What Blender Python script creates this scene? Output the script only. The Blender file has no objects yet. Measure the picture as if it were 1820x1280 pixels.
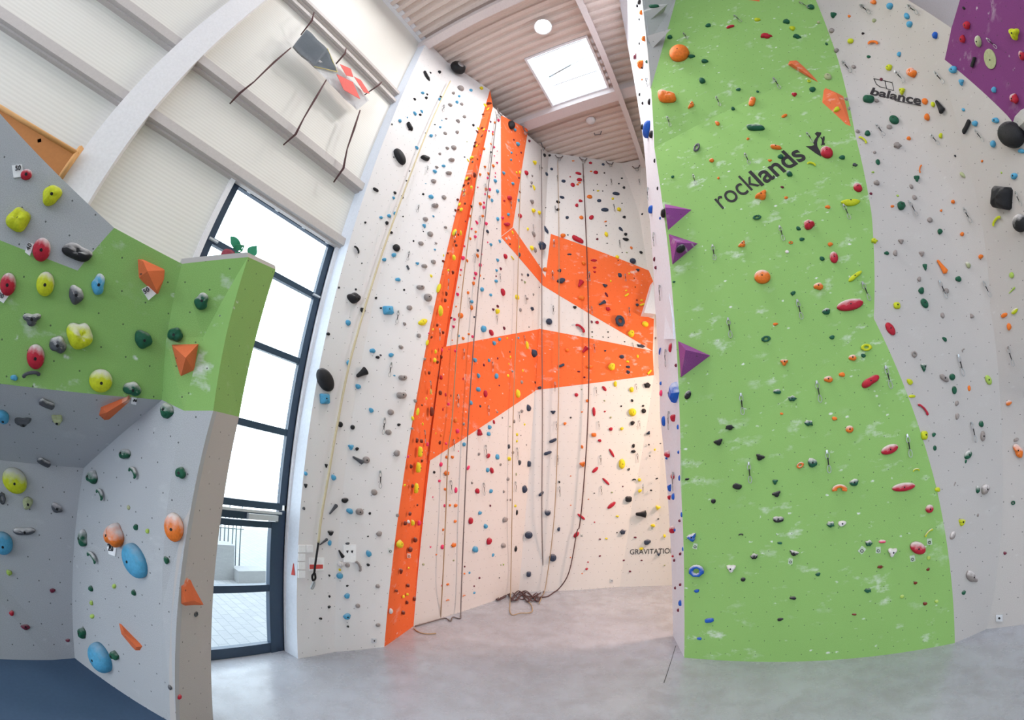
import bpy, bmesh, math, random
from mathutils import Matrix, Vector
from mathutils.bvhtree import BVHTree
random.seed(7)
sc = bpy.context.scene
COL = sc.collection

# ------------------------------------------------------------------ camera
F, K = 679.3, -.0244                       # fisheye: angle = r/F + K (r/F)^3, r in pixels of the 1820x1280 frame
PITCH, ROLL, YAW = .345, .0258, .4982
CAM = Vector((0, 0, 2.4))
ROT = Matrix.Rotation(YAW, 3, 'Z') @ Matrix.Rotation(PITCH, 3, 'X') @ Matrix.Rotation(math.pi/2, 3, 'X') @ Matrix.Rotation(ROLL, 3, 'Z')
cd = bpy.data.cameras.new('camera'); cam = bpy.data.objects.new('camera', cd); COL.objects.link(cam); sc.camera = cam
cd.type = 'PANO'; cd.panorama_type = 'FISHEYE_LENS_POLYNOMIAL'; cd.sensor_fit = 'HORIZONTAL'
cd.sensor_width = 36; cd.sensor_height = 36*1280/1820
a_ = 36/1820*F
cd.fisheye_fov = math.radians(230)
cd.fisheye_polynomial_k0 = 0; cd.fisheye_polynomial_k1 = -1/a_; cd.fisheye_polynomial_k2 = 0
cd.fisheye_polynomial_k3 = -K/a_**3; cd.fisheye_polynomial_k4 = 0
cd.clip_start = .05; cd.clip_end = 300
cam.matrix_world = Matrix.Translation(CAM) @ ROT.to_4x4()
# ------------------------------------------------------------------ sky, lamps, exposure
wd = bpy.data.worlds.new('sky'); sc.world = wd; wd.use_nodes = True
bg = wd.node_tree.nodes['Background']; bg.inputs[0].default_value = (.80, .91, 1, 1); bg.inputs[1].default_value = 4.2
sc.view_settings.view_transform = 'Standard'; sc.view_settings.look = 'None'; sc.view_settings.gamma = 1
sc.view_settings.use_curve_mapping = False; sc.view_settings.exposure = .17
sc.cycles.max_bounces = 8; sc.cycles.diffuse_bounces = 5; sc.cycles.use_denoising = True

def lamp(name, kind, loc, energy, color=(1, 1, 1), size=.3, target=None, **kw):
    l = bpy.data.lights.new(name, kind); l.energy = energy; l.color = color
    if kind == 'AREA': l.size = size
    elif kind != 'SUN': l.shadow_soft_size = size
    for k, v in kw.items(): setattr(l, k, v)
    o = bpy.data.objects.new(name, l); COL.objects.link(o); o.location = loc
    if target: o.rotation_euler = (Vector(target)-Vector(loc)).to_track_quat('-Z', 'Y').to_euler()
    return o
lamp('ceiling_floodlight', 'AREA', (3.0, 8.8, 5.5), 350, (1, .68, .54), 1.2, (-2.6, 7.0, 0.0))
for x, y, e in ((2.6, -4.0, 80), (5.6, -7.0, 50), (-1.2, -7.5, 130), (2.2, -10.0, 120), (.4, 3.3, 110), (-2.6, .4, 80)):  # the lamp before the green tower is added, to brighten the bouldering pillar
    lamp('hall_light', 'AREA', (x, y, 12.7), e, (.98, .98, 1), .9)
lamp('hall_light', 'AREA', (-1.46, 3.9, 12.8), 150, (1, .96, .93), .5)

# ------------------------------------------------------------------ measuring the photograph
def ray(px, py):
    x = px-910; y = 640-py; r = math.hypot(x, y)+1e-9; t = r/F+K*(r/F)**3
    return ROT @ Vector((math.sin(t)*x/r, math.sin(t)*y/r, -math.cos(t)))
def P(px, py, rho):                        # the point at horizontal distance rho
    v = ray(px, py); return CAM+v*(rho/math.hypot(v.x, v.y))
def Z(px, py, z):                          # the point at height z
    v = ray(px, py); return CAM+v*((z-CAM.z)/v.z)
class Plane:
    def __init__(s, a, b, c=None):
        c = c if c is not None else Vector(a)+Vector((0, 0, 1))
        s.p = Vector(a); s.n = (Vector(b)-s.p).cross(Vector(c)-s.p).normalized()
        if s.n.dot(CAM-s.p) < 0: s.n = -s.n
    def __call__(s, px, py):
        v = ray(px, py); return CAM+v*((s.p-CAM).dot(s.n)/v.dot(s.n))
ZC = 13.15                                 # height of the roof
def drop(p, z=0): return Vector((p.x, p.y, z))

# ------------------------------------------------------------------ materials
def srgb(r, g, b):
    f = lambda c: ((c/255+.055)/1.055)**2.4 if c > 10 else c/3294
    return (f(r), f(g), f(b), 1)
class NT:
    def __init__(s, name):
        s.m = bpy.data.materials.new(name); s.m.use_nodes = True; s.t = s.m.node_tree; s.b = s.t.nodes['Principled BSDF']
    def n(s, kind, **kw):
        o = s.t.nodes.new(kind)
        for k, v in kw.items():
            if isinstance(k, str) and hasattr(o, k): setattr(o, k, v)
        return o
    def l(s, a, b): s.t.links.new(a, b)
    def math(s, op, a, b=None, c=None):
        o = s.t.nodes.new('ShaderNodeMath'); o.operation = op
        for i, v in enumerate((a, b, c)):
            if v is None: continue
            if hasattr(v, 'links'): s.l(v, o.inputs[i])
            else: o.inputs[i].default_value = v
        return o.outputs[0]
    def mix(s, fac, a, b):
        o = s.t.nodes.new('ShaderNodeMix'); o.data_type = 'RGBA'
        for i, v in ((0, fac), (6, a), (7, b)):
            if hasattr(v, 'links'): s.l(v, o.inputs[i])
            else: o.inputs[i].default_value = v
        return o.outputs[2]
    def noise(s, vec, scale, detail=2, rough=.5):
        o = s.t.nodes.new('ShaderNodeTexNoise'); o.inputs['Scale'].default_value = scale; o.inputs['Detail'].default_value = detail
        o.inputs['Roughness'].default_value = rough
        if vec is not None: s.l(vec, o.inputs['Vector'])
        return o.outputs['Fac']
    def ramp(s, v, lo, hi):
        o = s.t.nodes.new('ShaderNodeMapRange'); o.inputs['From Min'].default_value = lo; o.inputs['From Max'].default_value = hi
        s.l(v, o.inputs['Value']); return o.outputs[0]
    def bump(s, h, strength, dist=.01):
        o = s.t.nodes.new('ShaderNodeBump'); o.inputs['Strength'].default_value = strength; o.inputs['Distance'].default_value = dist
        s.l(h, o.inputs['Height']); s.l(o.outputs[0], s.b.inputs['Normal'])
def plain(name, col, rough=.6, metal=0, emit=0, spec=.3):
    m = NT(name); m.b.inputs['Base Color'].default_value = col; m.b.inputs['Roughness'].default_value = rough
    m.b.inputs['Metallic'].default_value = metal; m.b.inputs['Specular IOR Level'].default_value = spec
    g = m.n('ShaderNodeTexCoord'); f = m.ramp(m.noise(g.outputs['Object'], 30, 3), .3, .7)
    d = tuple(c*.93 for c in col[:3])+(1,)
    m.l(m.mix(f, col, d), m.b.inputs['Base Color'])
    if emit: m.b.inputs['Emission Color'].default_value = col; m.b.inputs['Emission Strength'].default_value = emit
    return m.m
def board(name, col, chalk=0., dot=(.05, .05, .05, 1), speck=.05, grid=.2, dr=.0065, rough=.85):
    """painted climbing board: rows of bolt holes, grit, chalk smears"""
    m = NT(name); uv = m.n('ShaderNodeTexCoord').outputs['UV']
    sp = m.n('ShaderNodeSeparateXYZ'); m.l(uv, sp.inputs[0])
    row = m.math('FLOOR', m.math('DIVIDE', sp.outputs[1], grid))
    off = m.math('MULTIPLY', m.math('MODULO', row, 2), .5)
    fx = m.math('SUBTRACT', m.math('FRACT', m.math('ADD', m.math('DIVIDE', sp.outputs[0], grid), m.math('ADD', off, 100))), .5)
    fy = m.math('SUBTRACT', m.math('FRACT', m.math('DIVIDE', sp.outputs[1], grid)), .5)
    d = m.math('SQRT', m.math('ADD', m.math('MULTIPLY', fx, fx), m.math('MULTIPLY', fy, fy)))
    hole = m.math('LESS_THAN', d, dr/grid)
    g = m.ramp(m.noise(uv, 160, 1), .35, .65); dk = tuple(c*(1-speck*2) for c in col[:3])+(1,)
    c = m.mix(g, col, dk)
    c = m.mix(m.ramp(m.noise(uv, .8, 4), .35, .7), c, tuple(x*.93 for x in col[:3])+(1,))
    if chalk:
        mp = m.n('ShaderNodeMapping'); mp.inputs['Scale'].default_value = (1, 1.7, 1); m.l(uv, mp.inputs[0])
        a = m.ramp(m.noise(mp.outputs[0], 2.7, 5, .62), .57, .74)
        b = m.ramp(m.noise(uv, .9, 2), .42, .62)
        v = m.n('ShaderNodeTexVoronoi'); v.inputs['Scale'].default_value = 4.5; m.l(mp.outputs[0], v.inputs['Vector'])
        e = m.math('MULTIPLY', m.ramp(v.outputs['Distance'], .16, .05), m.ramp(m.noise(uv, 14, 3), .5, .6))
        s = m.math('MULTIPLY', m.math('ADD', m.math('MULTIPLY', a, b), e), chalk); s = m.math('MINIMUM', s, .85)
        c = m.mix(s, c, (.8, .82, .8, 1))
    c = m.mix(m.math('MULTIPLY', hole, .75), c, dot)
    m.l(c, m.b.inputs['Base Color']); m.b.inputs['Roughness'].default_value = rough; m.b.inputs['Specular IOR Level'].default_value = .2
    m.bump(m.noise(uv, 220, 2), .15, .003)
    return m.m
M = {}
M['white'] = board('white_board', srgb(236, 233, 232), 0)
M['smooth'] = plain('white_side_board', srgb(226, 231, 240), .8)
M['back'] = board('warm_lit_white_board', srgb(232, 226, 222), 0)  # the white board again, the warm lamplight of the corner put into its colour
M['grey'] = board('grey_board', srgb(190, 192, 195), .25, speck=.12)
M['pale'] = board('pale_grey_board', srgb(198, 193, 190), .15, speck=.08)
M['green'] = board('green_board', srgb(150, 194, 112), 1.0, speck=.10)
M['orange'] = board('orange_board', srgb(250, 116, 62), .8, dot=(.3, .05, .01, 1))
M['purple'] = board('purple_board', srgb(134, 70, 130), .6, speck=.15)
M['volume_purple'] = board('purple_volume', srgb(160, 84, 158), .5, speck=.15)
M['volume_orange'] = board('orange_volume', srgb(232, 120, 76), .9)
M['volume_grey'] = board('grey_volume', srgb(190, 190, 188), .2, speck=.12)

def floor_mat():
    m = NT('polished_concrete'); oc = m.n('ShaderNodeTexCoord').outputs['Object']
    a = m.ramp(m.noise(oc, .55, 6, .6), .35, .68); b = m.ramp(m.noise(oc, 3.2, 6, .65), .4, .7); c = m.ramp(m.noise(oc, 60, 3), .3, .7)
    col = m.mix(a, srgb(178, 184, 194), srgb(152, 156, 166)); col = m.mix(m.math('MULTIPLY', b, .45), col, srgb(126, 124, 126))
    col = m.mix(m.math('MULTIPLY', c, .25), col, srgb(196, 200, 208))
    m.l(col, m.b.inputs['Base Color']); m.l(m.math('ADD', m.math('MULTIPLY', b, .2), .2), m.b.inputs['Roughness']); m.bump(b, .05)
    return m.m
M['floor'] = floor_mat()
def clad():
    m = NT('cream_cassette_cladding'); oc = m.n('ShaderNodeTexCoord').outputs['Object']; sp = m.n('ShaderNodeSeparateXYZ'); m.l(oc, sp.inputs[0])
    w = m.math('SINE', m.math('MULTIPLY', sp.outputs[2], 2*math.pi/.055))
    m.l(m.mix(m.ramp(w, -1, 1), srgb(226, 222, 214), srgb(220, 216, 208)), m.b.inputs['Base Color']); m.b.inputs['Roughness'].default_value = .55
    m.bump(w, .12, .004); return m.m
M['clad'] = clad()
M['steel_white'] = plain('white_painted_steel', srgb(232, 230, 232), .5)
M['steel_grey'] = plain('grey_galvanised_girt', srgb(196, 188, 184), .5)
M['deck'] = plain('ribbed_roof_deck', srgb(222, 204, 194), .5)
M['beam'] = plain('roof_beam_paint', srgb(222, 210, 208), .5)
M['frame'] = plain('dark_blue_window_frame', srgb(52, 70, 92), .35, spec=.5)
M['alu'] = plain('pale_aluminium', srgb(214, 216, 220), .35, .2)
M['metal'] = plain('bright_steel', srgb(175, 178, 180), .3, .8)
M['dark'] = plain('black_plastic', srgb(26, 26, 28), .5)
M['ink'] = plain('dark_lettering', srgb(48, 44, 48), .7)
M['paper'] = plain('white_paper', srgb(252, 252, 252), .8)
M['redink'] = plain('red_print', srgb(214, 84, 78), .7)
M['wood'] = plain('plywood_edge', srgb(226, 170, 110), .6)
M['ply'] = plain('brown_plywood', srgb(186, 122, 68), .6)
M['mat'] = plain('blue_crash_mat', srgb(72, 96, 124), .75)
def paving():
    m = NT('slab_paving'); oc = m.n('ShaderNodeTexCoord').outputs['Object']; b = m.n('ShaderNodeTexBrick'); m.l(oc, b.inputs['Vector'])
    b.inputs['Scale'].default_value = 1.6; b.inputs['Mortar Size'].default_value = .012; b.inputs['Color1'].default_value = srgb(140, 143, 148); b.inputs['Color2'].default_value = srgb(146, 149, 153); b.inputs['Mortar'].default_value = srgb(122, 126, 132)
    m.l(b.outputs['Color'], m.b.inputs['Base Color']); m.b.inputs['Roughness'].default_value = .9; return m.m
M['pave'] = paving()
M['block'] = plain('concrete_block_face', srgb(150, 152, 156), .9)
M['fence'] = plain('fence_bar', srgb(96, 104, 112), .6)
M['rope_grey'] = plain('grey_rope', srgb(120, 108, 106), .9)
M['rope_tan'] = plain('tan_rope', srgb(176, 150, 118), .9)
M['rope_dark'] = plain('dark_rope', srgb(92, 66, 66), .9)
M['strap'] = plain('cream_belay_webbing', srgb(214, 200, 164), .8)
M['sling'] = plain('black_sling', srgb(38, 36, 38), .8)
M['leaf'] = plain('green_leaf', srgb(60, 150, 110), .5)
M['pot'] = plain('dull_red_pot', srgb(140, 50, 66), .6)
M['lampglow'] = plain('lamp_diffuser', (1, 1, 1, 1), .5, emit=14)
M['banner_dark'] = plain('slate_banner_cloth', srgb(134, 142, 150), .7)
M['banner_red'] = plain('red_banner_print', srgb(238, 110, 102), .7)
M['banner_white'] = plain('white_banner_cloth', srgb(236, 236, 238), .7)
M['banner_yellow'] = plain('yellow_banner_edge', srgb(224, 212, 150), .7)
def glass():
    m = bpy.data.materials.new('window_glass'); m.use_nodes = True; t = m.node_tree; t.nodes.clear()
    o = t.nodes.new('ShaderNodeOutputMaterial'); x = t.nodes.new('ShaderNodeMixShader'); a = t.nodes.new('ShaderNodeBsdfTransparent'); g = t.nodes.new('ShaderNodeBsdfGlossy')
    a.inputs[0].default_value = (.97, .99, .99, 1); g.inputs['Roughness'].default_value = .02; x.inputs[0].default_value = .06
    t.links.new(a.outputs[0], x.inputs[1]); t.links.new(g.outputs[0], x.inputs[2]); t.links.new(x.outputs[0], o.inputs[0]); return m
M['glass'] = glass()

CLEAR = bpy.data.materials.new("clear_film"); CLEAR.use_nodes = True
CLEAR.node_tree.nodes["Principled BSDF"].inputs["Alpha"].default_value = .3; CLEAR.node_tree.nodes["Principled BSDF"].inputs["Base Color"].default_value = (.9, .95, .9, 1)
# ------------------------------------------------------------------ mesh helpers
def link(name, me, mats, parent=None):
    for m in (mats if isinstance(mats, (list, tuple)) else [mats]): me.materials.append(m)
    o = bpy.data.objects.new(name, me); COL.objects.link(o)
    if parent is not None: o.parent = parent
    return o
def empty(name, loc=(0, 0, 0)):
    o = bpy.data.objects.new(name, None); COL.objects.link(o); o.location = loc; return o
def tag(o, label=None, cat=None, group=None, kind=None):
    if label: o['label'] = label
    if cat: o['category'] = cat
    if group: o['group'] = group
    if kind: o['kind'] = kind
    return o
def uvplane(me, n):
    n = Vector(n); h = Vector((0, 0, 1)).cross(n)
    h = h.normalized() if h.length > .1 else Vector((1, 0, 0)); v = n.cross(h).normalized()
    uv = me.uv_layers.new(name='UV')
    for lp in me.loops:
        c = me.vertices[lp.vertex_index].co; uv.data[lp.index].uv = (c.dot(h), c.dot(v))
SURF_V, SURF_T, SURF_TAG = [], [], []
def poly_normal(vs):
    n = Vector((0, 0, 0))
    for i in range(len(vs)): n += vs[i].cross(vs[(i+1) % len(vs)])
    n.normalize()
    c = sum(vs, Vector())/len(vs)
    return n, c
def panel(name, vs, mat, parent, tagname=None, thick=.05, lift=0., faces=None, normal=None):
    """a board with thickness behind its face; faces: index tuples, default one polygon"""
    vs = [Vector(v) for v in vs]; n, c = poly_normal(vs); n = normal or n; flip = n.dot(CAM-c) < 0
    if flip: n = -n
    faces = faces or [tuple(range(len(vs)))]
    fr = [v+n*lift for v in vs]; bk = [v+n*(lift-thick) for v in vs]; N = len(vs)
    fs = [tuple(reversed(f)) if flip else tuple(f) for f in faces]
    allf = list(fs)+[tuple(i+N for i in reversed(f)) for f in fs]
    if len(faces) == 1:
        f = fs[0]; allf += [(f[i], f[i]+N, f[(i+1) % len(f)]+N, f[(i+1) % len(f)]) for i in range(len(f))]
    me = bpy.data.meshes.new(name); me.from_pydata([tuple(v) for v in fr+bk], [], allf); me.update(); uvplane(me, n)
    uvl = me.uv_layers[0]
    for p in me.polygons:
        if p.index >= 2*len(fs):
            for li in p.loop_indices: uvl.data[li].uv = (0, 0)
    if tagname:
        b = len(SURF_V); SURF_V.extend(fr)
        bm = bmesh.new(); bm.from_mesh(me); bm.verts.ensure_lookup_table()
        for f in fs:
            nn = len(f)
            if nn == 3: SURF_T.append(tuple(b+i for i in f)); SURF_TAG.append(tagname)
        bm.free()
        big = [f for f in fs if len(f) > 3]
        if big:
            from mathutils.geometry import tessellate_polygon
            for f in big:
                for t in tessellate_polygon([[fr[i] for i in f]]):
                    SURF_T.append(tuple(b+f[i] for i in t)); SURF_TAG.append(tagname)
    return link(name, me, mat, parent)
def box(name, lo, hi, mat, parent=None, bev=0.):
    bm = bmesh.new(); bmesh.ops.create_cube(bm, size=1)
    lo, hi = Vector(lo), Vector(hi)
    for v in bm.verts: v.co = Vector([lo[i]+(v.co[i]+.5)*(hi[i]-lo[i]) for i in range(3)])
    if bev: bmesh.ops.bevel(bm, geom=bm.edges[:], offset=bev, segments=2, affect='EDGES')
    me = bpy.data.meshes.new(name); bm.to_mesh(me); bm.free(); return link(name, me, mat, parent)
def boxes(name, lst, mat, parent=None):
    bm = bmesh.new()
    for lo, hi in lst:
        r = bmesh.ops.create_cube(bm, size=1)['verts']; lo, hi = Vector(lo), Vector(hi)
        for v in r: v.co = Vector([lo[i]+(v.co[i]+.5)*(hi[i]-lo[i]) for i in range(3)])
    me = bpy.data.meshes.new(name); bm.to_mesh(me); bm.free(); return link(name, me, mat, parent)
def tube_mesh(name, pts, r, seg=6, closed=False):
    pts = [Vector(p) for p in pts]; n = len(pts); V, Fc = [], []
    rr = r if isinstance(r, (list, tuple)) else [r]*n
    prev = None
    for i, p in enumerate(pts):
        a = pts[(i-1) % n] if (closed or i > 0) else p; b = pts[(i+1) % n] if (closed or i < n-1) else p
        t = (b-a).normalized(); u = t.cross(Vector((0, 0, 1))) if abs(t.z) < .95 else t.cross(Vector((0, 1, 0)))
        u.normalize()
        if prev is not None:
            u = prev-t*prev.dot(t)
            u = u.normalized() if u.length > 1e-6 else t.orthogonal().normalized()
        prev = u; w = t.cross(u)
        for k in range(seg):
            an = 2*math.pi*k/seg; V.append(p+(u*math.cos(an)+w*math.sin(an))*rr[i])
    m = n if closed else n-1
    for i in range(m):
        j = (i+1) % n
        for k in range(seg): Fc.append((i*seg+k, i*seg+(k+1) % seg, j*seg+(k+1) % seg, j*seg+k))
    if not closed: Fc.append(tuple(range(seg-1, -1, -1))); Fc.append(tuple((n-1)*seg+k for k in range(seg)))
    me = bpy.data.meshes.new(name); me.from_pydata([tuple(v) for v in V], [], Fc); me.update()
    for p in me.polygons: p.use_smooth = True
    return me
# ================================================================== the hall
XW = -4.59
S_ = lambda o: tag(o, kind='structure')
S_(box('floor', (-4.9, -12, -.2), (8.2, 11.2, 0), M['floor']))
m_j = S_(box('trim_1', Z(1198, 1140, 0)-Vector((.004, 0, 0)), Z(1198, 1140, 0)+Vector((.004, .001, .001)), M['dark']))
a, b = Z(1201, 1148, 0), Z(1180, 1214, 0); bpy.data.objects.remove(m_j)
S_(link('trim_1', tube_mesh('trim_1', [a, (a+b)/2, b], .004, 4), M['dark']))
# outer wall with the glazed opening
WY0, WY1, WZ1 = .72, 2.60, 5.9
S_(boxes('wall_left', [((XW-.25, -12, 0), (XW, WY0, ZC+.25)), ((XW-.25, WY1, 0), (XW, 11.2, ZC+.25)), ((XW-.25, WY0, WZ1), (XW, WY1, ZC+.25))], M['clad']))
S_(box('wall_back', (XW, 10.95, 0), (8.2, 11.2, ZC+.25), M['smooth']))
S_(box('wall_right', (8.0, -12, 0), (8.2, 10.95, ZC+.25), M['smooth']))
S_(boxes('wall_front', [((XW-.25, -12.2, 0), (8.2, -12, 1.0)), ((XW-.25, -12.2, 6.0), (8.2, -12, ZC+.25))], M['smooth']))
def wz(px, py): return Plane((XW, 0, 0), (XW, 1, 0))(px, py)
zA, zB = wz(400, 146).z, wz(340, 252).z; zC, zD = wz(511, 0).z, wz(531, 0).z; zE = wz(680.5, 0).z
for zt, th, dp in ((zA, .16, .16), (zB, .14, .14), (zC, .09, .12), (zD+.06, .09, .12)):
    g_ = boxes('trim_2', [((XW, -9, zt-th), (XW+dp, 3.0, zt)), ((XW, -9, zt-th-.03), (XW+dp*.5, 3.0, zt-th))], M['steel_grey']); S_(g_)
S_(boxes('trim_3', [((XW, -9, zE), (XW+.22, 2.9, ZC+.2)), ((XW, -9, zE-.05), (XW+.1, 2.9, zE))], M['steel_white']))
# columns of the outer wall
for y0, y1 in ((-1.16, -.76), (-6.3, -5.9)):
    S_(box('trim_4', (XW, y0, 0), (XW+.2, y1, ZC), M['steel_white']))
# window reveal and door strip beside it
S_(boxes('trim_5', [((XW-.06, WY0-.07, 0), (XW+.06, WY0, WZ1+.07)), ((XW-.06, WY1, 0), (XW+.05, WY1+.07, WZ1+.07)), ((XW-.06, WY0, WZ1), (XW+.03, WY1, WZ1+.07))], M['steel_white']))
# glazing: window_1 over door_1
zt2, zt3, zt4, zlt = wz(470, 470).z, wz(535.9, 636.6).z, wz(514.4, 764).z, wz(499, 895.7).z
win = S_(empty('window_1', (0, 0, 0)))
fx0, fx1, fw = XW-.10, XW-.02, .1
bars = [((fx0, WY0, zlt-.02), (fx1, WY0+fw, WZ1)), ((fx0, WY1-fw, zlt-.02), (fx1, WY1, WZ1)), ((fx0+.004, WY0+.03, WZ1-fw*1.2), (fx1-.004, WY1-.03, WZ1-.004))]
for z in (zt2, zt3, zt4, zlt): bars.append(((fx0+.008, WY0+.05, z-.085), (fx1-.008, WY1-.05, z)))
boxes('window_frame', bars, M['frame'], win)
zs = [zlt, zt4, zt3, zt2, WZ1-.12]
for i in range(4): box('pane', (XW-.065, WY0+fw, zs[i]), (XW-.055, WY1-fw, zs[i+1]-.08), M['glass'], win)
gl = boxes('sun_blind_rail', [((XW-.02, WY0+.18, WZ1-.07), (XW+.03, WY1-.12, WZ1-.045))]+[((XW-.02, y, WZ1-.12), (XW+.05, y+.06, WZ1-.04)) for y in (.95, 1.45, 1.95, 2.42)], M['alu'], win)
boxes('latch', [((XW-.02, WY0+.03, zt2-.06), (XW+.02, WY0+.16, zt2-.035)), ((XW-.02, WY1-.14, zt2-.06), (XW+.02, WY1-.02, zt2-.035))], M['alu'], win)
door = S_(empty('door_1', (0, 0, 0)))
zm = wz(484, 1040).z
boxes('door_frame', [((fx0, WY0, 0), (fx1, WY0+fw, zlt-.09)), ((fx0, WY1-.1, 0), (fx1, WY1, zlt-.09)), ((fx0+.006, WY0+.05, zlt-.23), (fx1-.006, WY1-.05, zlt-.14))], M['frame'], door)
leaf = boxes('door_leaf', [((fx0-.01, WY0+.1, 0), (fx1+.01, WY0+.2, zlt-.24)), ((fx0-.01, WY1-.2, 0), (fx1+.01, WY1-.105, zlt-.24)), ((fx0, WY0+.15, .004), (fx1, WY1-.15, .14)),
    ((fx0, WY0+.15, zm-.09), (fx1, WY1-.15, zm)), ((fx0, WY0+.15, zlt-.32), (fx1, WY1-.15, zlt-.244))], M['frame'], door)
box('pane', (XW-.065, WY0+.2, .14), (XW-.055, WY1-.2, zm-.09), M['glass'], leaf)
box('pane', (XW-.065, WY0+.2, zm), (XW-.055, WY1-.2, zlt-.32), M['glass'], leaf)
dc = boxes('door_closer', [((XW-.02, WY0+.1, zlt-.135), (XW+.03, WY1-.08, zlt-.105)), ((XW-.02, WY1-.55, zlt-.22), (XW+.05, WY1-.14, zlt-.15))], M['alu'], door)
# outside the door: paving, wall blocks, a fence
S_(box('ground', (-15, -14, -.3), (XW-.25, 20, -.06), M['pave']))
t = tag(empty('concrete_block', (-8.4, 3.3, -.06)), 'pale concrete blocks outside behind the glass door', 'block')
for lo, hi in (((-.2, -.35, 0), (.2, .1, .75)), ((0, .1, 0), (.45, .75, .26))): box('block', lo, hi, M['block'], t)
fn = tag(empty('bar_fence', (-8.9, 3.5, -.06)), 'grey upright bar fence outside seen through the door', 'fence')
for i in range(8):
    y = -.38+i*.1; link('bar', tube_mesh('bar', [(0, y, 0), (.03*math.sin(i*3.), y, 1.45+.12*math.sin(i*2.1))], .014, 6), M['fence'], fn)
link('rail', tube_mesh('rail', [(0.02, -.42, 1.0), (0.02, .4, 1.0)], .012, 6), M['fence'], fn)

# ------------------------------------------------------------------ roof
SKX, SKY = (-2.31, -.56), (4.67, 6.45)
def deck():
    V, Fc = [], []
    pr = [(0, .0), (.1, .0), (.125, .07), (.225, .07)]; step = .25
    def strip(x0, x1, y0, y1):
        ys = []; y = -12.
        while y < y1+step:
            for dy, dz in pr: ys.append((y+dy, dz))
            y += step
        ys = [(a, z) for a, z in ys if y0-1e-6 <= a <= y1+1e-6]
        b = len(V)
        for a, z in ys: V.append((x0, a, ZC+z)); V.append((x1, a, ZC+z))
        for i in range(len(ys)-1): Fc.append((b+2*i, b+2*i+1, b+2*i+3, b+2*i+2))
    strip(XW, SKX[0], -12, 11.2); strip(SKX[0], SKX[1], -12, SKY[0]); strip(SKX[0], SKX[1], SKY[1], 11.2); strip(SKX[1], 8.2, -12, 11.2)
    b = len(V); V.extend([(-4.9, -12, ZC+.2), (SKX[0], -12, ZC+.2), (SKX[0], 11.2, ZC+.2), (-4.9, 11.2, ZC+.2), (SKX[1], -12, ZC+.2), (8.2, -12, ZC+.2), (8.2, 11.2, ZC+.2), (SKX[1], 11.2, ZC+.2),
        (SKX[0], SKY[0], ZC+.2), (SKX[1], SKY[0], ZC+.2), (SKX[0], SKY[1], ZC+.2), (SKX[1], SKY[1], ZC+.2)])
    Fc.extend([(b, b+1, b+2, b+3), (b+4, b+5, b+6, b+7), (b+1, b+4, b+9, b+8), (b+10, b+11, b+7, b+2)])
    me = bpy.data.meshes.new('ceiling'); me.from_pydata(V, [], Fc); me.update(); return link('ceiling', me, M['deck'])
S_(deck())
S_(boxes('trim_6', [((XW, 2.68, ZC-.3), (8, 2.92, ZC)), ((XW, 6.5, ZC-.28), (8, 6.86, ZC)), ((XW, -1.4, ZC-.3), (8, -1.15, ZC))], M['beam']))
S_(box('trim_7', (-.37, -6, ZC-.45), (-.21, 10.9, ZC-.02), M['beam']))
sk = S_(empty('window_2'))
x0, x1 = SKX; y0, y1 = SKY
boxes('window_frame', [((x0-.06, y0-.06, ZC-.03), (x0, y1+.06, ZC+.55)), ((x1, y0-.06, ZC-.03), (x1+.06, y1+.06, ZC+.55)), ((x0, y0-.06, ZC-.03), (x1, y0, ZC+.55)), ((x0, y1, ZC-.03), (x1, y1+.06, ZC+.55))], M['steel_white'], sk)
box('pane', (x0, y0, ZC+.5), (x1, y1, ZC+.51), M['glass'], sk)
boxes('opening_gear', [((x0+.1, y0+.22, ZC+.44), (x1-.1, y0+.25, ZC+.47)), ((x0+.2, y1-.42, ZC+.44), (x1-.1, y1-.39, ZC+.47))], M['alu'], sk)
link('window_opener', tube_mesh('window_opener', [Z(976, 137, ZC+.35), Z(1015, 115, ZC+.38)], .03, 8), M['metal'], sk)
link('opener_rod', tube_mesh('opener_rod', [Z(1015, 115, ZC+.38), Z(1050, 98, ZC+.4)], .012, 6), M['metal'], sk)
S_(boxes('trim_8', [((x1+.1, y0+.1+i*.24, ZC-.02), (x1+.16, y0+.22+i*.24, ZC+.02)) for i in range(7)], M['alu']))

def lathe(name, prof, mat, parent=None, seg=24, loc=(0, 0, 0)):
    V, Fc = [], []
    for r, z in prof:
        for k in range(seg): V.append((r*math.cos(2*math.pi*k/seg), r*math.sin(2*math.pi*k/seg), z))
    for i in range(len(prof)-1):
        for k in range(seg): Fc.append((i*seg+k, i*seg+(k+1) % seg, (i+1)*seg+(k+1) % seg, (i+1)*seg+k))
    me = bpy.data.meshes.new(name); me.from_pydata(V, [], Fc); me.update()
    for p in me.polygons: p.use_smooth = True
    o = link(name, me, mat, parent); o.location = loc; return o
lp = tag(empty('ceiling_lamp', Z(965, 47, ZC-.1)), 'round glowing lamp under the ribbed ceiling beside the skylight', 'lamp')
lathe('lamp_shade', [(.05, .1), (.2, .08), (.24, -.04), (.23, -.05), (.18, .04), (.001, .06)], M['steel_white'], lp)
lathe('lamp_diffuser', [(.001, -.08), (.12, -.07), (.2, -.03), (.2, 0), (.001, .01)], M['lampglow'], lp)
sd = tag(empty('smoke_detector', Z(1050, 214, ZC)), 'small white round detector dome on the ribbed ceiling', 'smoke detector')
lathe('housing', [(.001, -.09), (.1, -.08), (.15, -.03), (.16, 0), (.001, 0)], M['steel_white'], sd)
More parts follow.
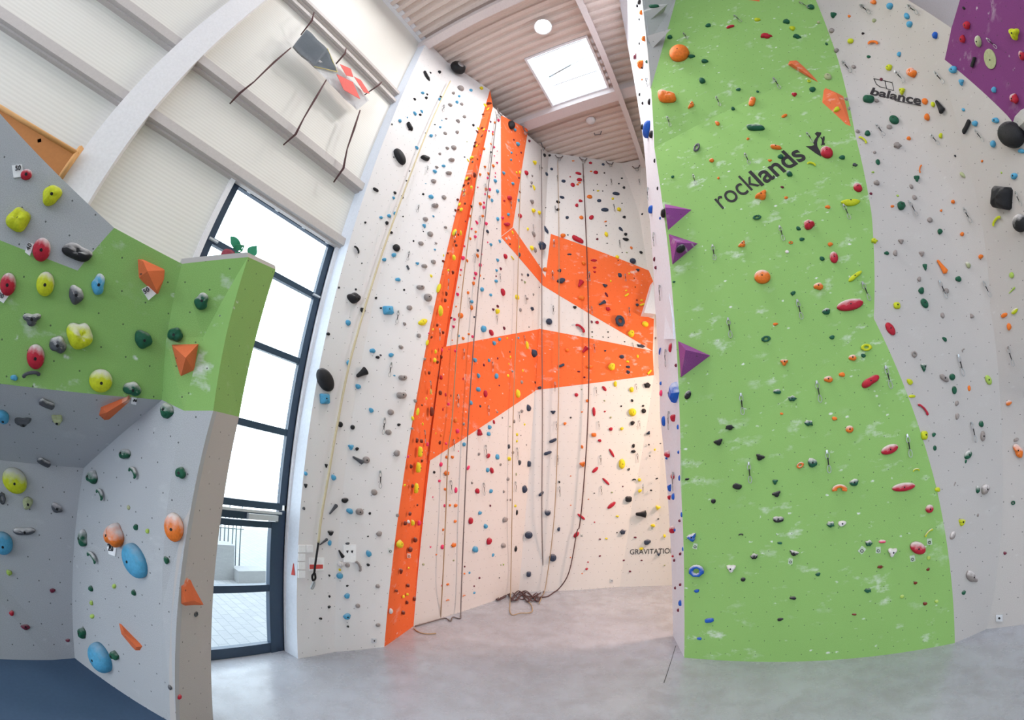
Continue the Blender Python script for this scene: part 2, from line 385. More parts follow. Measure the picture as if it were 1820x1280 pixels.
br = tag(link('ceiling_bracket', tube_mesh('ceiling_bracket', [Z(1056, 236, ZC-.03), Z(1057, 240, ZC-.07), Z(1067, 239, ZC-.07), Z(1069, 233, ZC-.03)], .02, 6), M['rope_grey']), 'thin dark bracket on the ceiling near the detector', 'bracket')

# ================================================================== climbing walls
# --- bouldering wall at the left, over its crash mat
MT = .3
bw = tag(empty('bouldering_wall', (-3.9, 0, 0)), 'grey and green folded bouldering wall above the blue mat', 'climbing wall')
bwp = bw
def wp(o):                                # keep world coordinates under an empty that sits at the base
    o.matrix_parent_inverse = Matrix.Translation(o.parent.location).inverted(); return o
def smooth(o):
    for p in o.data.polygons: p.use_smooth = True
    return o
def pn(*a, **k): return wp(panel(*a, **k))
c0 = Z(133, 1170, MT); cl = Z(0, 1170, MT)
k1 = Z(297, 1280, MT); pLc = Plane(c0, k1)
ct = pLc(149, 832); pl = Plane(c0, cl, ct)
g2, k2, k3, k4 = pLc(288, 711), pLc(288, 1078), pLc(297, 900), pLc(327, 730)
pLo = Plane(pl(0, 818), ct, g2); g1, gL = pLo(0, 682), pLo(-150, 672)
pn('panel', [drop(pl(-150, 1190)), drop(c0), c0, ct, pl(0, 818), pl(-150, 806)], M['grey'], bw, 'grey bouldering wall')
pn('panel', [pl(-150, 806), pl(0, 818), ct, g2, g1, gL], M['grey'], bw, 'grey bouldering wall')
pn('panel', [drop(c0), drop(k1), k1, k2, k3, k4, g2, ct, c0], M['grey'], bw, 'grey bouldering wall')
q1 = P(313, 1280, 3.0)
q2, q3, q4 = P(315, 1108, 3.0), P(340, 900, 2.99), P(379, 730, 2.96)
pn('panel', [drop(k1), drop(q1), q1, q2, q3, q4, k4, k3, k2, k1], M['grey'], bw, 'grey bouldering wall')
r1 = P(378.7, 1280, 3.58)
r2, r3, r4 = P(377, 1090, 3.56), P(395, 906, 3.54), P(425, 741, 3.5)
pn('panel', [drop(q1), drop(r1), r1, r2, r3, r4, q4, q3, q2, q1], M['pale'], bw, 'pale bouldering pillar')
u1_ = P(203, 405, g2.xy.length-.35); pG = Plane(g1, g2, u1_)
t1, t2, u1, u2, u3, uL = [pG(*p) for p in ((323.5, 469), (296, 600), (203, 405), (138, 481), (0, 427), (-150, 372))]
q6 = P(441, 457, 2.90); k5 = Plane(g2, k4, q6)(361, 600); q5 = Plane(k4, q4, q6)(401, 600)
r6 = P(490, 479, 3.40); r5 = P(460, 573, 3.45)
pn('panel', [k4, q4, q5, q6, k5], M['green'], bw, 'green bouldering wall')
pn('panel', [q4, r4, r5, r6, q6, q5], M['green'], bw, 'green bouldering pillar')
pn('panel', [g2, k4, k5, q6, t1, t2], M['green'], bw, 'green bouldering wall')
pn('panel', [gL, g1, g2, t2, t1, u1, u2, u3, uL], M['green'], bw, 'green bouldering wall')
pn('panel', [uL, u3, u2, u1, pG(0, 202), pG(-150, 60)], M['grey'], bw, 'grey upper bouldering wall')
bx = lambda v: Vector((XW+.2, v.y+.02, v.z-.05))
wp(panel('side_panel', [drop(r1), r2, r3, r4, r5, r6]+[v+Vector((-.5, .02, 0)) for v in (r6, r5, r4, r3, r2)]+[drop(r1)+Vector((-.5, .02, 0))], M['pale'], bw, thick=-.04,
    faces=[(0, 1, 10, 11), (1, 2, 9, 10), (2, 3, 8, 9), (3, 4, 7, 8), (4, 5, 6, 7)]))
pn('top_deck', [t1, q6, r6, r6+Vector((-.5, .02, -.02)), t1+Vector((-.7, .1, -.02))], M['pale'], bw, thick=.04)
mt = tag(empty('crash_mat', (-3, -2, 0)), 'dark blue crash mat under the bouldering wall', 'mat')
me = bpy.data.meshes.new('cover'); pts = [(-4.55, -6), (-1.6, -6), (-1.6, .1), (-2.9, .66), (-3.12, .68), (-4.2, .02), (-4.55, .02)]
bm = bmesh.new(); vs = [bm.verts.new((x+3, y+2, .02)) for x, y in pts]; f = bm.faces.new(vs); r = bmesh.ops.extrude_face_region(bm, geom=[f])
for v in r['geom']:
    if isinstance(v, bmesh.types.BMVert): v.co.z = MT
bmesh.ops.recalc_face_normals(bm, faces=bm.faces); bmesh.ops.bevel(bm, geom=[e for e in bm.edges if e.verts[0].co.z > .2 and e.verts[1].co.z > .2], offset=.02, segments=2, affect='EDGES')
bm.to_mesh(me); bm.free(); link('cover', me, M['mat'], mt)
# plywood behind the top of the boulder wall
pw = tag(empty('plywood_ledge', (-4.2, -1.6, 0)), 'brown plywood ledge with pale edges behind the grey wall', 'ledge')
pp = Plane((XW+.28, 0, 0), (XW+.28, 1, 0))
A, B, C_, D = pp(-40, 168), pp(134, 272), pp(104, 330), pp(-40, 260)
wp(panel('ply_board', [A, B, C_, D], M['ply'], pw, thick=.03))
wp(link('edge_strip', tube_mesh('edge_strip', [pp(-40, 166), pp(140, 274)], .03, 4), M['wood'], pw))
wp(link('wall_bracket', tube_mesh('wall_bracket', [pp(70, 250), pp(70, 250)+Vector((-.3, 0, 0))], .03, 4), M['wood'], pw))
wp(link('end_post', tube_mesh('end_post', [pp(145, 262), pp(106, 318)], .035, 4), M['wood'], pw))
# potted plant on the deck
pt_ = P(404, 459, 3.3)
pt = tag(empty('potted_plant', pt_), 'small leafy plant in a dull red pot on the bouldering pillar', 'plant')
lathe('pot', [(.001, -.08), (.04, -.08), (.065, -.03), (.07, .03), (.058, .06), (.05, .05), (.001, .04)], M['pot'], pt)
stem = link('stem', tube_mesh('stem', [(0, 0, .04), (.02, .07, .08), (.02, .10, .12), (.02, .10, .18)], .006, 5), M['leaf'], pt)
def leafmesh(L, W):
    bm = bmesh.new(); top = []; bot = []
    for i in range(9):
        t = i/8; w = W*math.sin(math.pi*t**.8)*.5; x = L*t; z = .12*L*math.sin(math.pi*t)
        top.append(bm.verts.new((x, w, z))); bot.append(bm.verts.new((x, -w, z)))
    mid = [bm.verts.new((L*i/8, 0, .12*L*math.sin(math.pi*i/8)-.04*W)) for i in range(9)]
    for i in range(8):
        for s in (top, bot):
            try: bm.faces.new((s[i], s[i+1], mid[i+1], mid[i]))
            except ValueError: pass
    bmesh.ops.remove_doubles(bm, verts=bm.verts[:], dist=1e-5); bmesh.ops.solidify(bm, geom=bm.faces[:], thickness=.003)
    me = bpy.data.meshes.new('leaf'); bm.to_mesh(me); bm.free(); return me
def facing(px, py, rho, roll, tilt=.35):
    """a frame at a point whose z axis looks roughly at the climber on the floor"""
    o_ = P(px, py, rho); z = (CAM-o_).normalized(); x = Vector((0, 0, 1)).cross(z).normalized(); y = z.cross(x)
    m_ = Matrix((x, y, z)).transposed().to_4x4(); return o_, m_ @ Matrix.Rotation(roll, 4, 'Z') @ Matrix.Rotation(tilt, 4, 'X')
for px, py, L, W, roll, tl in ((411, 420, .17, .085, -.5, .3), (414, 441, .10, .06, .6, .4), (443, 455, .11, .10, 1.3, -.2), (417, 462, .17, .09, .2, .5), (424, 466, .16, .09, -.3, -.3), (419, 447, .09, .05, -.9, .2)):
    o_, m_ = facing(px, py, 3.28, roll, tl); o = link('leaf', leafmesh(L, W), M['leaf'], pt); o.matrix_basis = Matrix.Translation(o_-pt_) @ m_
# --- white wall by the window, orange band and the tall white and orange wall
fl = lambda x, y: Z(x, y, 0)
cz = lambda x, y: Z(x, y, ZC)
a0, a1, b1, c1, d1, e1, f1 = fl(505, 1158), fl(529.5, 1171), fl(595, 1159), fl(683, 1150), fl(735, 1113), fl(922, 1052), fl(1101, 1043)
A1, B1, C1, E1, F1 = cz(758.9, 73), cz(794.8, 110), cz(871, 160), cz(975, 272), cz(1104, 290)
pw3 = Plane(d1, e1, E1); D1 = pw3(876, 190)
ww = tag(empty('climbing_wall', (a1+c1)/2), 'tall white climbing wall beside the tall window', 'climbing wall')
pn('side_panel', [Vector((XW, a1.y-.03, 0)), a1, A1, Vector((XW, A1.y-.05, ZC))], M['smooth'], ww, 'white wall by the window')
pn('panel', [a1, b1, B1, A1], M['white'], ww, 'white wall by the window')
pn('panel', [b1, c1, C1, B1], M['white'], ww, 'white wall by the window')
ow = tag(empty('climbing_wall', (c1+d1)/2), 'tall white climbing wall with orange bands left of the far corner', 'climbing wall')
pn('panel', [c1, d1, D1, C1], M['orange'], ow, 'orange band')
pn('panel', [d1, e1, E1, D1], M['back'], ow, 'white and orange wall')
FIELDS = []
def field(plane, pts, parent, mat='orange'):
    FIELDS.append(pts); return pn('painted_field', [plane(*p) for p in pts], M[mat], parent, thick=.006, lift=.006)
field(pw3, [(890, 205), (938.5, 230), (911, 404), (891, 419.5)], ow)
field(pw3, [(912, 405), (964.6, 482), (964, 507), (890.5, 421.5)], ow)
field(pw3, [(787.3, 617), (961.4, 584.5), (953, 693.6), (761.8, 820)], ow)
bk = tag(empty('climbing_wall', (e1+f1)/2), 'white back climbing wall with slanting orange fields in the far corner', 'climbing wall')
pB = Plane(e1, f1, E1)
mid = [(1123, 900), (1151, 735), (1162, 667), (1163, 507), (1150, 475), (1145, 438), (1136, 380)]
pn('panel', [e1, f1]+[pB(*p) for p in mid]+[F1, E1], M['back'], bk, 'back wall')
R0, R1_ = Vector((1.2, 10.2, 0)), Vector((1.2, 9.9, ZC))
lo = [f1, R0, Vector((1.2, 10.1, 5.2)), pB(1162, 667), pB(1151, 735), pB(1123, 900)]
pn('panel', lo, M['back'], bk, 'back wall')
pn('panel', [pB(1162, 667), Vector((1.2, 10.1, 5.2)), Vector((1.2, 9.95, 8.5)), pB(1163, 507)], M['back'], bk, 'back wall')
pn('panel', [pB(1163, 507), Vector((1.2, 9.95, 8.5)), R1_, cz(1140, 283), F1, pB(1136, 380), pB(1145, 438), pB(1150, 475)], M['back'], bk, 'back wall')
field(pB, [(962.4, 481), (969.5, 493), (979, 416), (1160, 484), (1162, 507), (1149, 563), (1162, 567), (1160, 624), (1050, 559), (993, 525), (961.4, 505.6)], bk)
field(pB, [(957, 584.3), (1160, 624), (1162, 667), (949.5, 693.6)], bk)
# --- green tower
h1, i1, g1_, j1 = fl(1216, 1169), fl(1697, 1143), fl(1196, 1130), fl(1754, 1118)
gt = tag(empty('climbing_wall', (h1+i1)/2), 'broad green climbing tower with a narrow white side', 'climbing wall')
T1 = Plane(h1, i1); v2l, v2r = T1(1209.5, 850), T1(1553, 566)
w1 = P(1163, 263, 5.1); T2 = Plane(v2l, v2r, w1); w1r = T2(1490, 108)
x1_ = P(1157, 156, 4.75); T3 = Plane(w1, w1r, x1_)
pn('panel', [h1, i1, T1(1665, 870), v2r, v2l, T1(1212, 900), T1(1216, 1060)], M['green'], gt, 'green tower')
pn('panel', [v2l, v2r, T2(1549, 380), T2(1520, 240), w1r, w1, T2(1179, 375), T2(1198, 560), T2(1206.5, 700)], M['green'], gt, 'green tower')
pn('panel', [w1, w1r, T3(1450, 0), T3(1425, -90), T3(1220, -90), T3(1201, 0), x1_], M['green'], gt, 'green tower')
Lp = [g1_, P(1195, 1064, 6.32), P(1188, 900, 6.32), P(1173, 740, 6.3), P(1164, 540, 6.25), P(1152, 360, 6.1), P(1144, 255, 5.95), P(1133, 180, 5.7), P(1115, 78, 5.0), P(1100, 0, 4.0), P(1088, -80, 3.4)]
x2_, x3_, x4_ = P(1150, 81, 4.35), P(1141, 0, 3.75), P(1134, -80, 3.2)
Rp = [h1, T1(1216, 1060), T1(1212, 900), T2(1208, 740), T2(1198, 560), T2(1179, 375), w1, x1_, x2_, x3_, x4_]
def strip(name, L, R, mat, parent, tg):
    n = len(L); fc = []
    for i in range(n-1): fc += [(i, n+i, n+i+1), (i, n+i+1, i+1)]
    return pn(name, L+R, mat, parent, tg, faces=fc)
strip('side_panel', Lp, Rp, M['smooth'], gt, 'narrow white side of the tower')
pn('side_panel', [x1_, T3(1201, 0), T3(1220, -90), x4_, x3_, x2_], M['volume_grey'], gt, 'grey tower corner')
print('tower heights', T3(1450, 0).z, T3(1201, 0).z, T3(1220, -90).z, T3(1425, -90).z)
ov = wp(panel('overlay_board', [P(1183, 603, 5.75), P(1200.5, 603, 5.38), P(1197.5, 560, 5.36), P(1192, 522, 5.45), P(1185, 560, 5.75)], M['smooth'], gt, 'narrow white side of the tower', lift=.03, thick=.03))
ov = wp(panel('overlay_board', [pB(1148, 564)+Vector((0, -.3, 0)), pB(1168, 566)+Vector((0, -.3, 0)), pB(1164, 509)+Vector((0, -.3, 0))], M['smooth'], bk, 'back wall', thick=.28))
# --- grey wall right of the tower, pale wall and purple overhang
gw = tag(empty('climbing_wall', (i1+j1)/2), 'grey climbing wall right of the green tower', 'climbing wall')
Lq = [i1, T1(1665, 870), v2r, T2(1549, 380), T2(1520, 240), w1r, T3(1450, 0), T3(1425, -90)]
Rq = [j1]+[P(x, y, r) for x, y, r in ((1781, 920, 6.30), (1781, 798, 6.32), (1776, 688, 6.28), (1760, 547, 6.18), (1749, 422, 6.08), (1733, 336, 5.98), (1709, 250, 5.86), (1690, 180, 5.74), (1679, 106, 5.6),
    (1691, 50, 5.42), (1706, 0, 5.2), (1730, -80, 4.8))]
def ruled(name, L, R, mat, parent, tg, cols=6):
    """a smoothly curved board between two edge lines"""
    def at(Q, z):
        for a, b in zip(Q, Q[1:]):
            if a.z-1e-6 <= z <= b.z+1e-6: return a.lerp(b, (z-a.z)/max(b.z-a.z, 1e-9))
        return Q[-1] if z > Q[-1].z else Q[0]
    def arc(Q, t):                        # t in 0..n: the two lines run up in step
        return at(Q, Q[0].z+(Q[-1].z-Q[0].z)*t)
    ts = sorted({(v.z-Q[0].z)/(Q[-1].z-Q[0].z) for Q in (L, R) for v in Q} | {k/24 for k in range(25)})
    V = []; fc = []
    for t in ts:
        A, B = arc(L, t), arc(R, t)
        for c in range(cols+1): V.append(A.lerp(B, c/cols))
    w = cols+1
    for i in range(len(ts)-1):
        for c in range(cols): k = i*w+c; fc += [(k, k+1, k+w+1), (k, k+w+1, k+w)]
    edge = [V[i*w] for i in range(len(ts))]+[V[i*w+cols] for i in reversed(range(len(ts)))]
    n, c0_ = poly_normal(edge)
    return smooth(wp(panel(name, V, mat, parent, tg, faces=fc, normal=n)))
ruled('panel', Lq, Rq, M['pale'], gw, 'grey wall right of the tower')
pj = Plane(j1, fl(1820, 1110)); rw = tag(empty('climbing_wall', j1), 'pale climbing wall at the right edge below the purple overhang', 'climbing wall')
Lr = Rq[:10]; Rr = [pj(1905, 1098), pj(1905, 900), pj(1905, 700), P(1905, 520, 5.7), P(1905, 420, 5.5), P(1905, 340, 5.3), P(1815, 236, Rq[9].xy.length-.1), P(1790, 205, Rq[9].xy.length-.05)]
pts = Lr+Rr; nl = len(Lr); fc = []; i = j = 0
while i < len(Lr)-1 or j < len(Rr)-1:
    if j == len(Rr)-1 or (i < len(Lr)-1 and (Lr[i+1]-Rr[j]).length <= (Rr[j+1]-Lr[i]).length): fc.append((i, nl+j, i+1)); i += 1
    else: fc.append((i, nl+j, nl+j+1)); j += 1
smooth(pn('panel', pts, M['pale'], rw, 'pale wall at the right edge', faces=fc))
po = tag(empty('climbing_wall', drop(Rq[9])), 'purple overhanging climbing panel high at the right', 'climbing wall')
pP = Plane(Rq[9], Rr[7], Rq[11])
pn('panel', [pP(1679, 106), pP(1691, 50), pP(1706, 0), pP(1730, -80), pP(1905, -80), pP(1905, 335), pP(1815, 236), pP(1790, 205)], M['purple'], po, 'purple overhang')
print('purple', [tuple(round(c, 2) for c in pP(*q)) for q in ((1679, 106), (1706, 0), (1730, -80), (1905, -80), (1905, 335))])
BVH = BVHTree.FromPolygons([tuple(v) for v in SURF_V], SURF_T)
def hit(px, py):
    v = ray(px, py); l, n, i, d = BVH.ray_cast(CAM, v)
    if l is None: return None
    if n.dot(v) > 0: n = -n
    return l, n, SURF_TAG[i], d
